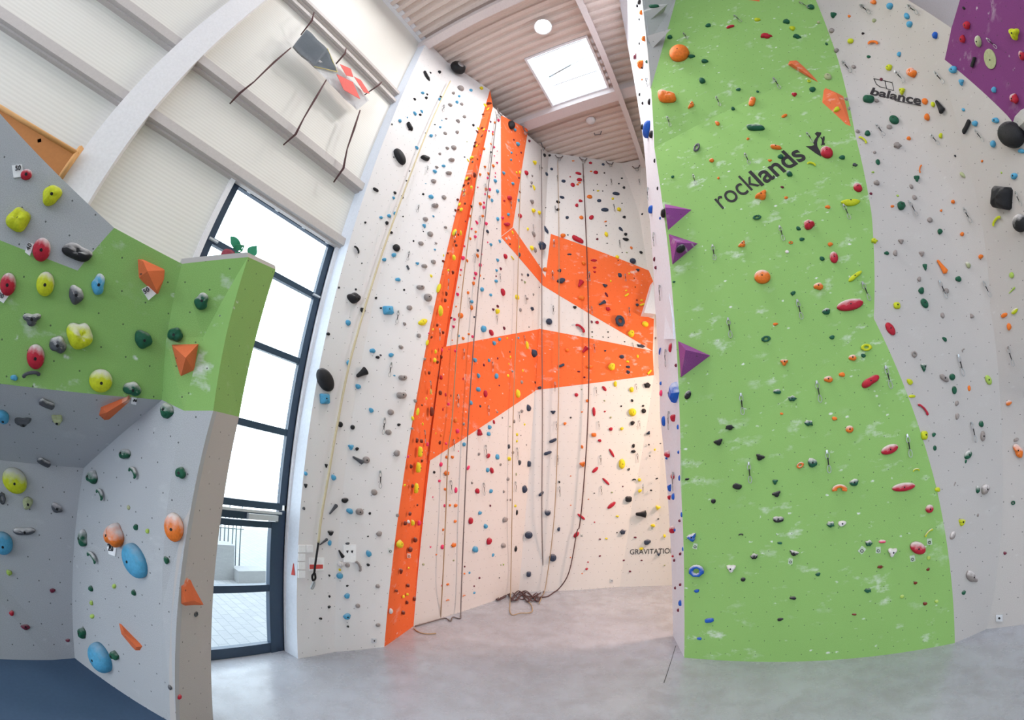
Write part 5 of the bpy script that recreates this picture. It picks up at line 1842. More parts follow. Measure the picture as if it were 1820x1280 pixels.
# ================================================================== climbing holds
HC = {'K': ('black', (30, 30, 34)), 'D': ('dark grey', (82, 84, 90)), 'G': ('taupe grey', (158, 148, 144)), 'B': ('light blue', (84, 166, 206)), 'U': ('royal blue', (28, 92, 190)),
      'Y': ('yellow', (244, 222, 40)), 'O': ('orange', (240, 124, 40)), 'R': ('red', (190, 30, 54)), 'M': ('maroon', (112, 32, 56)), 'P': ('pink', (240, 60, 112)), 'E': ('dark green', (24, 92, 66)),
      'W': ('white', (232, 226, 226)), 'V': ('slate blue', (54, 66, 88)), 'N': ('brown', (120, 44, 22)), 'H': ('pale green', (176, 182, 140)), 'L': ('lime green', (176, 206, 96))}
YL = (206, 214, 34)                       # the yellow used on the walls at the left and right
def hold_mat(code, chalk, lime=False):
    nm, c = HC[code]; c = YL if lime else c
    m = NT((nm+(' chalky' if chalk else '')+' hold').replace(' ', '_')); col = srgb(*c)
    t = m.n('ShaderNodeTexCoord').outputs['Object']; ge = m.n('ShaderNodeNewGeometry'); s = m.n('ShaderNodeSeparateXYZ'); m.l(ge.outputs['Normal'], s.inputs[0])
    f = m.ramp(m.noise(t, 9, 3), .35, .7); base = m.mix(f, col, tuple(x*.82 for x in col[:3])+(1,))
    nz = m.math('ADD', s.outputs[2], m.math('MULTIPLY', m.math('SUBTRACT', m.noise(t, 4, 4), .5), 1.1))
    k = m.math('MULTIPLY', m.ramp(nz, -.05 if chalk else .45, .8 if chalk else 1.2), .85 if chalk else .3)
    m.l(m.mix(k, base, (.78, .75, .75, 1)), m.b.inputs['Base Color']); m.b.inputs['Roughness'].default_value = .6; m.b.inputs['Specular IOR Level'].default_value = .35
    m.bump(m.noise(t, 30, 3), .25, .02); return m.m
HM = {}
def hmat(code, chalk, lime):
    k = (code, chalk, lime and code == 'Y')
    if k not in HM: HM[k] = hold_mat(*k)
    return HM[k]

def outline(kind, th, sd):
    c, s = math.cos(th), math.sin(th); r = .5
    if kind == 'b': r = .46+.05*math.sin(2*th+sd)+.035*math.sin(3*th+2*sd)+.02*math.sin(5*th+sd)
    elif kind == 'g': r = .5-.13*max(0, math.sin(th))**2*(1+.5*math.sin(3*th+sd))+.03*math.sin(4*th+sd)
    elif kind == 'h': r = .5*(1-.72*max(0, s)**1.0)+.03*math.sin(3*th+sd)
    elif kind == 't': r = .5*(.80+.22*math.cos(3*(th+math.pi/2)))
    elif kind == 'q': r = .5*min(1/max(abs(c), 1e-6), 1/max(abs(s), 1e-6), 1.28)*.92
    elif kind == 'm': r = .40+.08*math.cos(5*th+sd)+.03*math.cos(8*th+sd*2)
    elif kind == 'd': r = .30+.20*abs(c)**1.2+.02*math.sin(3*th+sd)
    elif kind == 'v': r = .5*(.78+.22*abs(math.cos(2*th)))
    return r*c, r*s
def dome(kind, sd, seg, rings, depth):
    rnd = random.Random(sd*17+len(kind)); V = []; Fc = []
    prof = [(1, 0), (1.0, .28)] + [(math.cos(i/rings*math.pi/2)**.8, .28+.72*math.sin(i/rings*math.pi/2)) for i in range(1, rings)]
    ax, ay = rnd.uniform(-.1, .1), -.06
    for f, h in prof:
        for k in range(seg):
            x, y = outline(kind, 2*math.pi*k/seg, sd); lump = 1+(.05*math.sin(5*x*2+sd*3+4*y) if kind not in 'sef' and h > 0 else 0)
            z = h*depth*lump
            if kind == 'g' and h > .3: z *= 1-.35*max(0, y)*2
            if kind == 'f': z = min(h, .5)*depth
            V.append((x*f+ax*h*(kind not in 'sef'), y*f+ay*h, z))
    V.append((ax*(kind not in 'sef'), ay, depth*(.5 if kind == 'f' else (.72 if kind in 'mg' else 1))))
    n = len(prof)
    for i in range(n-1):
        for k in range(seg): Fc.append((i*seg+k, i*seg+(k+1) % seg, (i+1)*seg+(k+1) % seg, (i+1)*seg+k))
    for k in range(seg): Fc.append(((n-1)*seg+k, (n-1)*seg+(k+1) % seg, len(V)-1))
    Fc.append(tuple(range(seg-1, -1, -1)))
    me = bpy.data.meshes.new('hold'); me.from_pydata(V, [], Fc); me.update()
    for p in me.polygons: p.use_smooth = kind not in 'tv' or False
    return me
def sweep(kind, sd, seg, depth):
    n = 12; pts = []; rad = []
    for i in range(n+1):
        t = i/n; s = math.sin(math.pi*min(max(t, .03), .97))
        if kind == 'k': a = math.radians(200-220*t); pts.append((.36*math.cos(a), .30*math.sin(a)-.1, depth*.35)); rad.append(.05+.12*s)
        elif kind == 'u': a = math.radians(205-230*t); pts.append((.34*math.cos(a), .34*math.sin(a)-.14, depth*.35)); rad.append(.17)
        elif kind == 'x': pts.append((-.44+.88*t, .03*math.sin(6*t+sd), depth*.35)); rad.append(.30 if 0 < i < n else .2)
        elif kind == 'o': pts.append((-.46+.92*t, 0, depth*.35)); rad.append((.16+.26*t**1.5) if 0 < i < n else .1)
    me = tube_mesh('hold', pts, rad, seg)
    for v in me.vertices:
        if kind in 'xo': v.co.y *= 1.4
        v.co.z = max(v.co.z, 0)
        if kind in 'xo': v.co.z *= 1.1
    return me
def ringmesh(seg, sd, depth):
    n = 16; pts = [(.34*math.cos(2*math.pi*i/n), .34*math.sin(2*math.pi*i/n), depth*.35) for i in range(n)]
    rad = [.15+.025*math.sin(3*i+sd) for i in range(n)]; me = tube_mesh('hold', pts, rad, seg, True)
    for v in me.vertices: v.co.z = max(v.co.z, 0)
    return me
PROTO = {}
def proto(kind, var, fine):
    k = (kind, var, fine)
    if k not in PROTO:
        sd = var*1.7+.4; seg = 28 if fine else 12; rg = 7 if fine else 3
        if kind in 'kuxo': PROTO[k] = sweep(kind, sd, 12 if fine else 6, .8)
        elif kind == 'n': PROTO[k] = ringmesh(10 if fine else 6, sd, .8)
        else: PROTO[k] = dome(kind, sd, seg if kind not in 'v' else 8, rg if kind not in 'tv' else 3, {'s': .5, 'e': .5, 'f': .12, 'h': .45}.get(kind, .55))
    return PROTO[k]

SN = {'b': 'rounded', 's': 'dome shaped', 'e': 'smooth oval', 'g': 'jug shaped', 'k': 'crescent', 'u': 'arch shaped', 't': 'angular', 'x': 'bar shaped', 'o': 'tapered', 'n': 'ring shaped',
      'd': 'double lobed', 'q': 'blocky', 'm': 'knobbly', 'h': 'half moon', 'v': 'faceted', 'f': 'flat disc'}
def inside(p, poly):
    x, y = p; c = False; j = len(poly)-1
    for i in range(len(poly)):
        xi, yi = poly[i]; xj, yj = poly[j]
        if (yi > y) != (yj > y) and x < (xj-xi)*(y-yi)/(yj-yi)+xi: c = not c
        j = i
    return c
H = []
for idx, ln in enumerate(HOLDS.strip().split('\n')):
    t = ln.split(); px, py, w, h = map(float, t[:4]); ang = math.radians(float(t[4]))
    r = hit(px, py)
    if r is None: print('miss', ln); continue
    H.append(dict(px=px, py=py, w=w, h=h, ang=ang, c=t[5], k=t[6][0], chalk='c' in t[6][1:], r=r, i=idx))
def place(hd):
    """where a hold sits on its board: base matrix (x, y along the board, z out of it)"""
    l, n, tg, d = hd['r']; px, py, ang = hd['px'], hd['py'], hd['ang']
    v = ray(px, py); ex = (math.cos(ang), -math.sin(ang)); ey = (-math.sin(ang), -math.cos(ang))
    def ax(e, s):
        a, b = ray(px-e[0]*s/2, py-e[1]*s/2), ray(px+e[0]*s/2, py+e[1]*s/2); tv = (b-a)*d; app = tv.length
        q = tv - v*(tv.dot(n)/v.dot(n)); q = q-n*q.dot(n)          # the same step measured on the board
        f = min(1, app/max(q.length, 1e-9)); real = 1.13*app/(f+.45*math.sqrt(max(0, 1-f*f)))
        return q.normalized(), real
    X, wx = ax(ex, hd['w']); Y, wy = ax(ey, hd['h']); Y = (Y-X*Y.dot(X)).normalized()
    if X.cross(Y).dot(n) < 0: Y = -Y
    dp = min(wx, wy)*(1.0 if hd['k'] not in 'sb' else 1.0)
    cosv = abs(v.dot(n)); off = dp*.22
    base = l + v*(-off/cosv) - n*off                              # the body, not its foot, lies on the line of sight
    return base, X, Y, n, wx, wy, dp
def matrix(base, X, Y, n, wx, wy, dp):
    return Matrix(((X.x*wx, Y.x*wy, n.x*dp, base.x), (X.y*wx, Y.y*wy, n.y*dp, base.y), (X.z*wx, Y.z*wy, n.z*dp, base.z), (0, 0, 0, 1)))
BIG = 300
boltme = bpy.data.meshes.new('bolt'); bmm = bmesh.new(); bmesh.ops.create_cone(bmm, cap_ends=True, segments=10, radius1=.5, radius2=.42, depth=.4); bmm.to_mesh(boltme); bmm.free(); boltme.materials.append(M['dark'])
matted = {}
def with_mat(me, mat):
    k = (me.name, mat.name)
    if k not in matted:
        c = me.copy(); c.materials.clear(); c.materials.append(mat); matted[k] = c
    return matted[k]
def where(hd):
    for f in FIELDS:
        if inside((hd['px'], hd['py']), f): return 'orange field'
    return hd['r'][2]
small = []
for n_, hd in enumerate(H):
    lime = hd['px'] > 1100 and hd['px'] > 1205 or hd['px'] < 480
    mat = hmat(hd['c'], hd['chalk'], lime); fine = n_ < 90
    base = place(hd); hd['P'] = base; mx = matrix(*base); me = proto(hd['k'], (hd['i']*7) % (4 if hd['k'] in 'bgm' else 2), fine)
    if n_ < BIG:
        o = bpy.data.objects.new('climbing_hold', with_mat(me, mat)); COL.objects.link(o); o.matrix_world = mx; hd['o'] = o
        if hd['w']*hd['h'] > 150 and hd['k'] not in 'nuk':
            wx, wy, dp = base[4:]; r = .012; zt = {'s': .5, 'e': .5, 'f': .06, 'h': .45, 'm': .4, 'g': .4, 'x': .52, 'o': .45}.get(hd['k'], .55)
            b = bpy.data.objects.new('bolt', boltme); COL.objects.link(b); b.parent = o
            b.matrix_parent_inverse = Matrix.Identity(4); b.matrix_basis = Matrix.Translation((0, -.04 if hd['k'] not in 'sef' else -.06, zt)) @ Matrix.Diagonal((2*r/wx, 2*r/wy, r/dp, 1))
    else: small.append((me, mat, mx))
# everything past the 300 largest: one mass of little footholds and screw-ons
V, Fc, MI, mats = [], [], [], []
for me, mat, mx in small:
    b = len(V); V += [mx @ v.co for v in me.vertices]; Fc += [tuple(b+i for i in p.vertices) for p in me.polygons]
    if mat not in mats: mats.append(mat)
    MI += [mats.index(mat)]*len(me.polygons)
me = bpy.data.meshes.new('small_climbing_holds'); me.from_pydata([tuple(v) for v in V], [], Fc); me.update()
o = link('small_climbing_holds', me, mats); me.polygons.foreach_set('material_index', MI); me.polygons.foreach_set('use_smooth', [True]*len(MI))
tag(o, 'hundreds of little screw-on footholds and chips in every colour over all walls', 'climbing holds', kind='stuff')

# names that single each hold out
def word(n): return ['topmost', 'second highest', 'third highest', 'fourth highest', 'fifth highest', 'sixth highest', 'seventh highest', 'eighth highest', 'ninth highest', 'tenth highest', 'eleventh highest', 'twelfth highest', 'thirteenth highest', 'fourteenth highest', 'fifteenth highest', 'sixteenth highest', 'seventeenth highest', 'eighteenth highest', 'nineteenth highest', 'twentieth highest'][n] if n < 20 else '%d%s highest' % (n+1, {1: 'st', 2: 'nd', 3: 'rd'}.get((n+1) % 10, 'th'))
big = H[:BIG]
for hd in big:
    s = math.sqrt(hd['w']*hd['h']); hd['s'] = 'huge' if s > 30 else 'large' if s > 20 else 'medium' if s > 14 else 'small'
    hd['t'] = where(hd); hd['cn'] = HC[hd['c']][0]; hd['d'] = '%s %s' % (hd['cn'], SN[hd['k']])
    hd['key'] = (hd['s'], hd['d'], hd['t'])
from collections import Counter, defaultdict
cnt = Counter(hd['key'] for hd in big); used = set()
dcnt = Counter((hd['d'], hd['t']) for hd in big)
for hd in big:
    if dcnt[(hd['d'], hd['t'])] == 1: hd['lab'] = '%s climbing hold on the %s' % (hd['d'], hd['t']); hd['short'] = hd['d']
    elif cnt[hd['key']] == 1: hd['lab'] = '%s %s climbing hold on the %s' % (hd['s'], hd['d'], hd['t']); hd['short'] = hd['s']+' '+hd['d']
for hd in big:
    if 'lab' in hd: used.add(hd['lab'])
anch = [hd for hd in big if 'lab' in hd]
def rel(a, b):
    dx, dy = a['px']-b['px'], a['py']-b['py']
    if abs(dy) > abs(dx): return 'below' if dy > 0 else 'above'
    return 'right of' if dx > 0 else 'left of'
rest = defaultdict(list)
for hd in big:
    if 'lab' in hd: continue
    near = sorted((a for a in anch if a['t'] == hd['t']), key=lambda a: (a['px']-hd['px'])**2+(a['py']-hd['py'])**2)[:2]
    ok = False
    for a in near:
        dist = math.hypot(a['px']-hd['px'], a['py']-hd['py'])
        if dist > 60: break
        same = [q for q in big if q is not hd and q['key'] == hd['key'] and math.hypot(q['px']-a['px'], q['py']-a['py']) < dist*1.6 and rel(q, a) == rel(hd, a)]
        if same: continue
        l = '%s %s climbing hold just %s the %s one, %s' % (hd['s'], hd['d'], rel(hd, a), a['short'], hd['t'])
        if len(l.split()) <= 16 and l not in used: hd['lab'] = l; used.add(l); ok = True; break
    if not ok: rest[hd['key']].append(hd)
for key, lst in rest.items():
    allk = sorted((q for q in big if q['key'] == key), key=lambda q: q['py'])
    for hd in lst: hd['lab'] = '%s %s %s hold on the %s' % (word(allk.index(hd)), key[0], key[1], key[2])
GR = {'dark': 0}
for hd in big: tag(hd['o'], ' '.join(hd['lab'].split()[:16]), 'climbing hold', 'climbing holds on the '+hd['t'])
# ================================================================== quickdraws
def ovalring(name, w, h, r, y0, mat, seg=6, n=16, gate=True):
    pts = []
    for i in range(n):
        a = 2*math.pi*i/n; pts.append((w*math.cos(a)*(1-.12*math.sin(a)), y0+h*math.sin(a), 0))
    me = tube_mesh(name, pts, r, seg, True); me.materials.append(mat); return me
Q_hang = bpy.data.meshes.new('hanger'); b_ = bmesh.new(); bmesh.ops.create_cube(b_, size=1)
for v in b_.verts: v.co = Vector((v.co.x*.09, v.co.y*.15-.03, v.co.z*.1+.02))
bmesh.ops.bevel(b_, geom=b_.edges[:], offset=.015, segments=2, affect='EDGES'); b_.to_mesh(Q_hang); b_.free(); Q_hang.materials.append(M['metal'])
Q_top = ovalring('carabiner', .085, .15, .018, -.2, M['metal']); Q_bot = ovalring('carabiner', .085, .17, .018, -.82, M['metal'])
Q_sl = bpy.data.meshes.new('sling'); b_ = bmesh.new(); bmesh.ops.create_cube(b_, size=1)
for v in b_.verts: v.co = Vector((v.co.x*(.06 if v.co.y > 0 else .05), v.co.y*.38-.5, v.co.z*.03))
bmesh.ops.bevel(b_, geom=b_.edges[:], offset=.01, segments=1, affect='EDGES'); b_.to_mesh(Q_sl); b_.free(); Q_sl.materials.append(M['sling'])
qn = 0; qrec = []
for ln in QD.strip().split('\n'):
    x0, y0, x1, y1 = map(float, ln.split()); A = hit(x0, y0)
    if A is None: continue
    Bv = hit(x1, y1)
    if Bv is None or (Bv[0]-A[0]).length > .9: Bv = A; end = P(x1, y1, (A[0]-CAM).xy.length)
    else: end = Bv[0]
    n = A[1]; p = A[0]+n*.02; dv = (end-A[0]); L = min(max(dv.length, .2), .6); Yd = -dv.normalized(); Xd = Yd.cross(n).normalized(); Zd = Xd.cross(Yd)
    e = bpy.data.objects.new('quickdraw', None); COL.objects.link(e)
    e.matrix_world = Matrix(((Xd.x, Yd.x, Zd.x, p.x), (Xd.y, Yd.y, Zd.y, p.y), (Xd.z, Yd.z, Zd.z, p.z), (0, 0, 0, 1))) @ Matrix.Scale(L, 4)
    for nm, me_, dz in (('hanger', Q_hang, 0), ('carabiner', Q_top, .06), ('sling', Q_sl, .08), ('carabiner', Q_bot, .09)):
        c = bpy.data.objects.new(nm, me_); COL.objects.link(c); c.parent = e; c.location = (0, 0, dz)
    hd = dict(px=x0, py=y0, t=A[2], o=e, r=A); hd['t'] = where(hd); qrec.append(hd)
usedq = set(); left = defaultdict(list)
for hd in qrec:
    near = sorted((a for a in big), key=lambda a: (a['px']-hd['px'])**2+(a['py']-hd['py'])**2)
    for a in near[:4]:
        if math.hypot(a['px']-hd['px'], a['py']-hd['py']) > 45: continue
        if dcnt[(a['d'], a['t'])] != 1 and cnt[a['key']] != 1: continue
        l = 'quickdraw hanging just %s the %s hold on the %s' % (rel(hd, a), a.get('short', a['d']), a['t'])
        if l not in usedq and len(l.split()) <= 16: hd['lab'] = l; usedq.add(l); break
    if 'lab' not in hd: left[hd['t']].append(hd)
for t_, lst in left.items():
    al = sorted((q for q in qrec if q['t'] == t_), key=lambda q: q['py'])
    for hd in lst: hd['lab'] = 'black and silver quickdraw on the %s, %s one there' % (t_, word(al.index(hd)))
for hd in qrec: tag(hd['o'], hd['lab'], 'quickdraw', 'quickdraws on the climbing walls')

# ================================================================== ropes and webbing
def rope(name, pts, r, mat, label, off=.1, group='climbing ropes', cat='rope'):
    out = []
    for q in pts:
        if len(q) == 3: out.append(Z(q[0], q[1], q[2])); continue
        h_ = hit(*q)
        if h_ is None or (len(q) == 2 and h_[0].z < .02): out.append(Z(q[0], q[1], r)); continue
        l, n = h_[0], h_[1]; v = ray(*q); out.append(l-v*(off/abs(v.dot(n))))
    # smooth
    fin = []
    for i in range(len(out)-1):
        a = out[max(i-1, 0)]; b = out[i]; c = out[i+1]; d = out[min(i+2, len(out)-1)]
        for s in range(5):
            t = s/5; fin.append(.5*((2*b)+(c-a)*t+(2*a-5*b+4*c-d)*t*t+(3*b-a-3*c+d)*t**3))
    fin.append(out[-1])
    for v in fin: v.z = max(v.z, r)
    o = link(name, tube_mesh(name, fin, r, 6), mat); return tag(o, label, cat, group)
rope('climbing_rope', [(883.4, 203), (866, 350), (846, 560), (833, 740), (825, 920), (819, 1080), (818, 1099, .02), (805, 1097, .02), (800, 1104, .02), (790, 1099, .02), (760, 1107, .02), (738, 1113, .02)], .012, M['rope_grey'], 'grey rope down the white and orange wall trailing to the orange band foot')
rope('climbing_rope', [(849, 300), (841, 360), (817, 560), (804, 740), (797, 800), (792, 920), (787, 1030), (783, 1098)], .010, M['rope_tan'], 'thin tan rope nearest the orange band on the tall white wall')
rope('climbing_rope', [(926, 300), (924, 360), (918.6, 560), (912, 740), (910, 920), (907.5, 1050), (907, 1090, .02), (925, 1090, .02), (945, 1088, .02), (944, 1075, .02), (936, 1068, .02)], .010, M['rope_tan'], 'tan rope on the white wall left of the far corner')
rope('climbing_rope', [(962, 266), (963, 380), (963, 560), (964, 740), (963, 920), (966, 1050), (963, 1060, .02), (950, 1063, .02), (930, 1061, .02)], .012, M['rope_grey'], 'grey rope hanging straight down the far corner')
rope('climbing_rope', [(991, 285), (993, 380), (993.5, 560), (992, 740), (985, 920), (970, 1040), (964, 1058, .02), (958, 1073, .02)], .010, M['rope_tan'], 'tan rope on the back wall just right of the corner')
rope('climbing_rope', [(1036, 291), (1040, 380), (1046, 560), (1045, 740), (1032, 920), (1025, 947), (1011, 1018), (990, 1050), (970, 1061, .02), (940, 1060, .02), (922, 1057, .02)], .014, M['rope_dark'], 'dark rope swinging in a long curve across the back wall')
rp = []
rnd = random.Random(5)
for i in range(46): rp.append((884+76*abs(((i*.11) % 2)-1)+rnd.uniform(-5, 5), 1059+8*math.sin(i*1.7)+rnd.uniform(-2, 3), .015+.01*(i % 4)))
rope('rope_pile', rp, .011, M['rope_dark'], 'tangled heap of dark rope lying on the floor in the far corner')
rope('climbing_rope', [(735, 1117, .012), (745, 1124, .012), (760, 1127, .012), (775, 1126, .012)], .010, M['rope_tan'], 'short tan rope end lying on the floor by the orange band')
rope('belay_strap', [(800.6, 144), (790, 165), (760, 232), (726, 320), (691, 416), (630.6, 610), (615, 674), (600, 752), (583, 850), (571, 920), (566, 965)], .016, M['strap'], 'long cream webbing strap of the belay device on the white wall', .12, 'auto belay gear', 'strap')
bd = hit(808, 127)
ab = tag(empty('auto_belay', bd[0]+bd[1]*.16), 'black round belay device at the top of the white wall', 'auto belay')
o = lathe('housing', [(.001, -.1), (.17, -.1), (.22, -.05), (.23, .02), (.19, .1), (.1, .13), (.001, .13)], M['dark'], ab); ab.rotation_euler = bd[1].to_track_quat('Z', 'Y').to_euler()
o = link('handle', tube_mesh('handle', [(.1, .18, 0), (.16, .26, .02), (.2, .22, .05), (.18, .12, .06)], .03, 8), M['metal'], ab)
lathe('face_plate', [(.001, .15), (.09, .145), (.1, .13)], M['metal'], ab)
cq = hit(560, 1010)
rope('belay_clip', [(566, 965), (563, 985), (560, 1005), (558.5, 1018), (555, 1024), (556.5, 1032), (560.5, 1028), (559.5, 1019)], .014, M['sling'], 'black belay lanyard knotted in front of the red warning sign', .13, 'auto belay gear', 'lanyard')
rope('carabiner', [(558, 1031), (556, 1037), (553, 1045), (556, 1046), (559, 1038), (558, 1031)], .012, M['metal'], 'silver carabiner hanging at the end of the belay lanyard', .13, 'auto belay gear', 'carabiner')

# rope anchors at the tops
for px, py, lb in ((993, 284, 'just right of the corner'), (1036, 288, 'over the dark rope'), (1083, 295, 'over the middle of the back wall'), (1132, 302, 'nearest the tower'), (961, 264, 'in the far corner'), (929, 236, 'on the orange field'), (883, 205, 'right of the orange band')):
    r_ = hit(px, py)
    if r_ is None: continue
    e = tag(empty('top_anchor', r_[0]+r_[1]*.05), 'grey forked rope anchor %s under the ceiling' % lb, 'anchor', 'rope anchors under the ceiling')
    e.rotation_euler = r_[1].to_track_quat('Z', 'Y').to_euler()
    link('bracket', tube_mesh('bracket', [(-.13, .13, .03), (-.07, 0, .05), (.07, 0, .05), (.13, .13, .03)], .02, 6), M['rope_grey'], e)
    link('ring', tube_mesh('ring', [(.05*math.cos(a), -.08+.06*math.sin(a), .05) for a in [k*math.pi/5 for k in range(10)]], .012, 5, True), M['metal'], e)

# ================================================================== banner and its ropes
pb = Plane((-4.32, 0, 0), (-4.32, 1, 0))
ban = tag(empty('banner', pb(585, 120)), 'grey and white banner with red shapes strung high before the cladding', 'banner')
def wq(o): o.matrix_parent_inverse = Matrix.Translation(o.parent.location).inverted(); return o
def sheet(name, pts, mat, parent, off, nx=14, ny=5):
    A, B, C_, D = [pb(*p) for p in pts]; V = []; Fc = []
    for j in range(ny+1):
        for i in range(nx+1):
            s, t = i/nx, j/ny; p = A*(1-s)*(1-t)+B*s*(1-t)+C_*s*t+D*(1-s)*t
            q = p-A; u_, v_ = q.y*5, q.z*5
            V.append(p+Vector((off+.012*math.sin(u_*1.1+v_*.7)+.008*math.sin(u_*3.1-v_*2.3), 0, 0)))
    for j in range(ny):
        for i in range(nx): k = j*(nx+1)+i; Fc.append((k, k+1, k+nx+2, k+nx+1))
    bm = bmesh.new(); vs = [bm.verts.new(v) for v in V]
    for f in Fc: bm.faces.new([vs[i] for i in f])
    bmesh.ops.solidify(bm, geom=bm.faces[:], thickness=.006); me = bpy.data.meshes.new(name); bm.to_mesh(me); bm.free()
    for p in me.polygons: p.use_smooth = True
    return wq(link(name, me, mat, parent))
sheet('banner_cloth', [(543, 54), (656, 178), (634, 196), (519.5, 84)], M['banner_white'], ban, 0)
sheet('grey_section', [(543, 54), (580, 90), (557, 119), (519.5, 84)], M['banner_dark'], ban, .03)
sheet('grey_section', [(580, 90), (597, 129), (585, 126), (557, 119)], M['banner_dark'], ban, .03)
def shape(name, pts, mat, parent, off):
    vs = [pb(*p)+Vector((off, 0, 0)) for p in pts]; me = bpy.data.meshes.new(name); bm = bmesh.new(); f = bm.faces.new([bm.verts.new(v) for v in vs])
    r = bmesh.ops.extrude_face_region(bm, geom=[f])
    for g in r['geom']:
        if isinstance(g, bmesh.types.BMVert): g.co.x += .006
    bmesh.ops.recalc_face_normals(bm, faces=bm.faces); bm.to_mesh(me); bm.free(); return wq(link(name, me, mat, parent))
shape('red_print', [(599, 118), (618, 126), (623, 141), (610, 138)], M['banner_red'], ban, .075)
shape('red_print', [(593, 136), (622, 150), (635, 180), (606, 164)], M['banner_red'], ban, .075)
shape('red_print', [(624, 140), (636, 146), (652, 170), (642, 168)], M['banner_red'], ban, .075)
wq(link('edge_band', tube_mesh('edge_band', [pb(580, 88)+Vector((.03, 0, 0)), pb(597, 130)+Vector((.04, 0, 0)), pb(557, 120)+Vector((.03, 0, 0))], .012, 4), M['banner_yellow'], ban))
for pts, lb in (([(566, 15), (553, 38), (543, 54)], 'short dark cord holding the upper left corner of the banner'), ([(623, 80), (612, 96), (601, 112)], 'short dark cord over the middle of the banner'), ([(687, 140), (672, 152), (656, 163)], 'short dark cord holding the right end of the banner'),
    ([(517, 85), (486, 112), (452, 145), (424, 168), (416, 175)], 'long dark cord from the banner down to the lower left girt'), ([(580, 142), (560, 175), (540, 210), (524, 240), (512, 250)], 'long dark cord from the middle of the banner down to the girt'),
    ([(640, 196), (628, 230), (617, 265), (609, 300), (602, 318)], 'long dark cord from the right banner corner down to the girt')):
    vs = [pb(*p)+Vector((.02*(i % 2), 0, 0)) for i, p in enumerate(pts)]; vs[-1].x = XW+.14
    if len(pts) == 3: vs[0].x = XW+.14
    o = tag(link('hanging_rope', tube_mesh('hanging_rope', vs, [.012+.008*((i*3) % 2) for i in range(len(vs))], 6), M['rope_dark']), lb, 'cord', 'cords holding the banner')

# ================================================================== signs, tags, lettering
def quad_on(name, pts, mat, label=None, cat=None, group=None, off=.012, thick=.01, parent=None):
    r0 = hit(*pts[0]); n = r0[1]; pl_ = Plane.__new__(Plane); pl_.p = r0[0]+n*off; pl_.n = n
    vs = [pl_(*p) for p in pts]; me = bpy.data.meshes.new(name); bm = bmesh.new(); f = bm.faces.new([bm.verts.new(v) for v in vs]); r = bmesh.ops.extrude_face_region(bm, geom=[f])
    for g in r['geom']:
        if isinstance(g, bmesh.types.BMVert): g.co -= n*thick
    bmesh.ops.recalc_face_normals(bm, faces=bm.faces); bm.to_mesh(me); bm.free(); o = link(name, me, mat)
    if parent: o.parent = parent
    if label: tag(o, label, cat, group)
    return o, pl_
def text_on(txt, pl_, p0, p1, mat, hpx=None, parent=None, bold=0., off=.004, name='lettering', updir=None):
    """letters standing on the line p0-p1 of the photograph's frame"""
    cu = bpy.data.curves.new(name, 'FONT'); cu.body = txt; cu.size = 1; cu.offset = bold; cu.extrude = .004; ob = bpy.data.objects.new(name, cu); COL.objects.link(ob)
    dg = bpy.context.evaluated_depsgraph_get(); me = bpy.data.meshes.new_from_object(ob.evaluated_get(dg)); bpy.data.objects.remove(ob)
    xs = [v.co.x for v in me.vertices]; ys = [v.co.y for v in me.vertices]; x0, x1 = min(xs), max(xs); y0 = 0
    A, B = pl_(*p0), pl_(*p1); X = (B-A); L = X.length; X.normalize(); Y = pl_.n.cross(X).normalized(); s = L/(x1-x0)
    sy = s
    if hpx:
        q = pl_(p0[0]+hpx[0], p0[1]+hpx[1]); sy = (q-A).dot(Y)/max(ys)
    for v in me.vertices: v.co = A+X*((v.co.x-x0)*s)+Y*((v.co.y-y0)*sy)+pl_.n*(off+v.co.z)
    if parent is gw: DR[0] = pl_.p; drape(me, pl_.n, .004)
    me.materials.clear(); o = link(name, me, mat)
    if parent is not None: o.parent = parent; o.matrix_parent_inverse = Matrix.Translation(parent.location).inverted()
    return o
def drape(me, n, off):
    for v in me.vertices:
        h_ = BVH.ray_cast(v.co+n*.6, -n, 1.2)
        if h_[0] is not None:
            d = (v.co-DR[0]).dot(n)
            v.co = h_[0]+n*(off+max(0, min(d, .01)))
DR = [None]
def plane_at(px, py, off=.0):
    r = hit(px, py); q = Plane.__new__(Plane); q.p = r[0]+r[1]*off; q.n = r[1]; return q
pt2 = plane_at(1360, 340)
o = text_on('rock', pt2, (1284, 372), (1351, 329), M['ink'], (-18, -28), gt)
o = text_on('lands', pt2, (1353, 331), (1434, 281), M['ink'], (-18, -28), gt, bold=.016)
def flat_on(pl_, pts, mat, parent, name='emblem', off=.003):
    vs = [pl_(*p)+pl_.n*off for p in pts]; me = bpy.data.meshes.new(name); bm = bmesh.new(); f = bm.faces.new([bm.verts.new(v) for v in vs]); r = bmesh.ops.extrude_face_region(bm, geom=[f])
    for g in r['geom']:
        if isinstance(g, bmesh.types.BMVert): g.co += pl_.n*.003
    bmesh.ops.recalc_face_normals(bm, faces=bm.faces); bmesh.ops.triangulate(bm, faces=bm.faces[:]); bm.to_mesh(me); bm.free()
    if parent is gw: DR[0] = pl_.p; drape(me, pl_.n, .004)
    o = link(name, me, mat, parent); o.matrix_parent_inverse = Matrix.Translation(parent.location).inverted(); return o
tt = lambda L: [(1380+x/6.4, 180+y/6.4) for x, y in L]
flat_on(pt2, tt([(335, 515), (400, 512), (428, 500), (418, 470), (440, 430), (462, 400), (436, 372), (460, 350), (512, 358), (500, 392), (474, 425), (462, 470), (466, 515), (490, 560), (512, 600), (505, 630), (440, 590), (380, 545)]), M['ink'], gt)
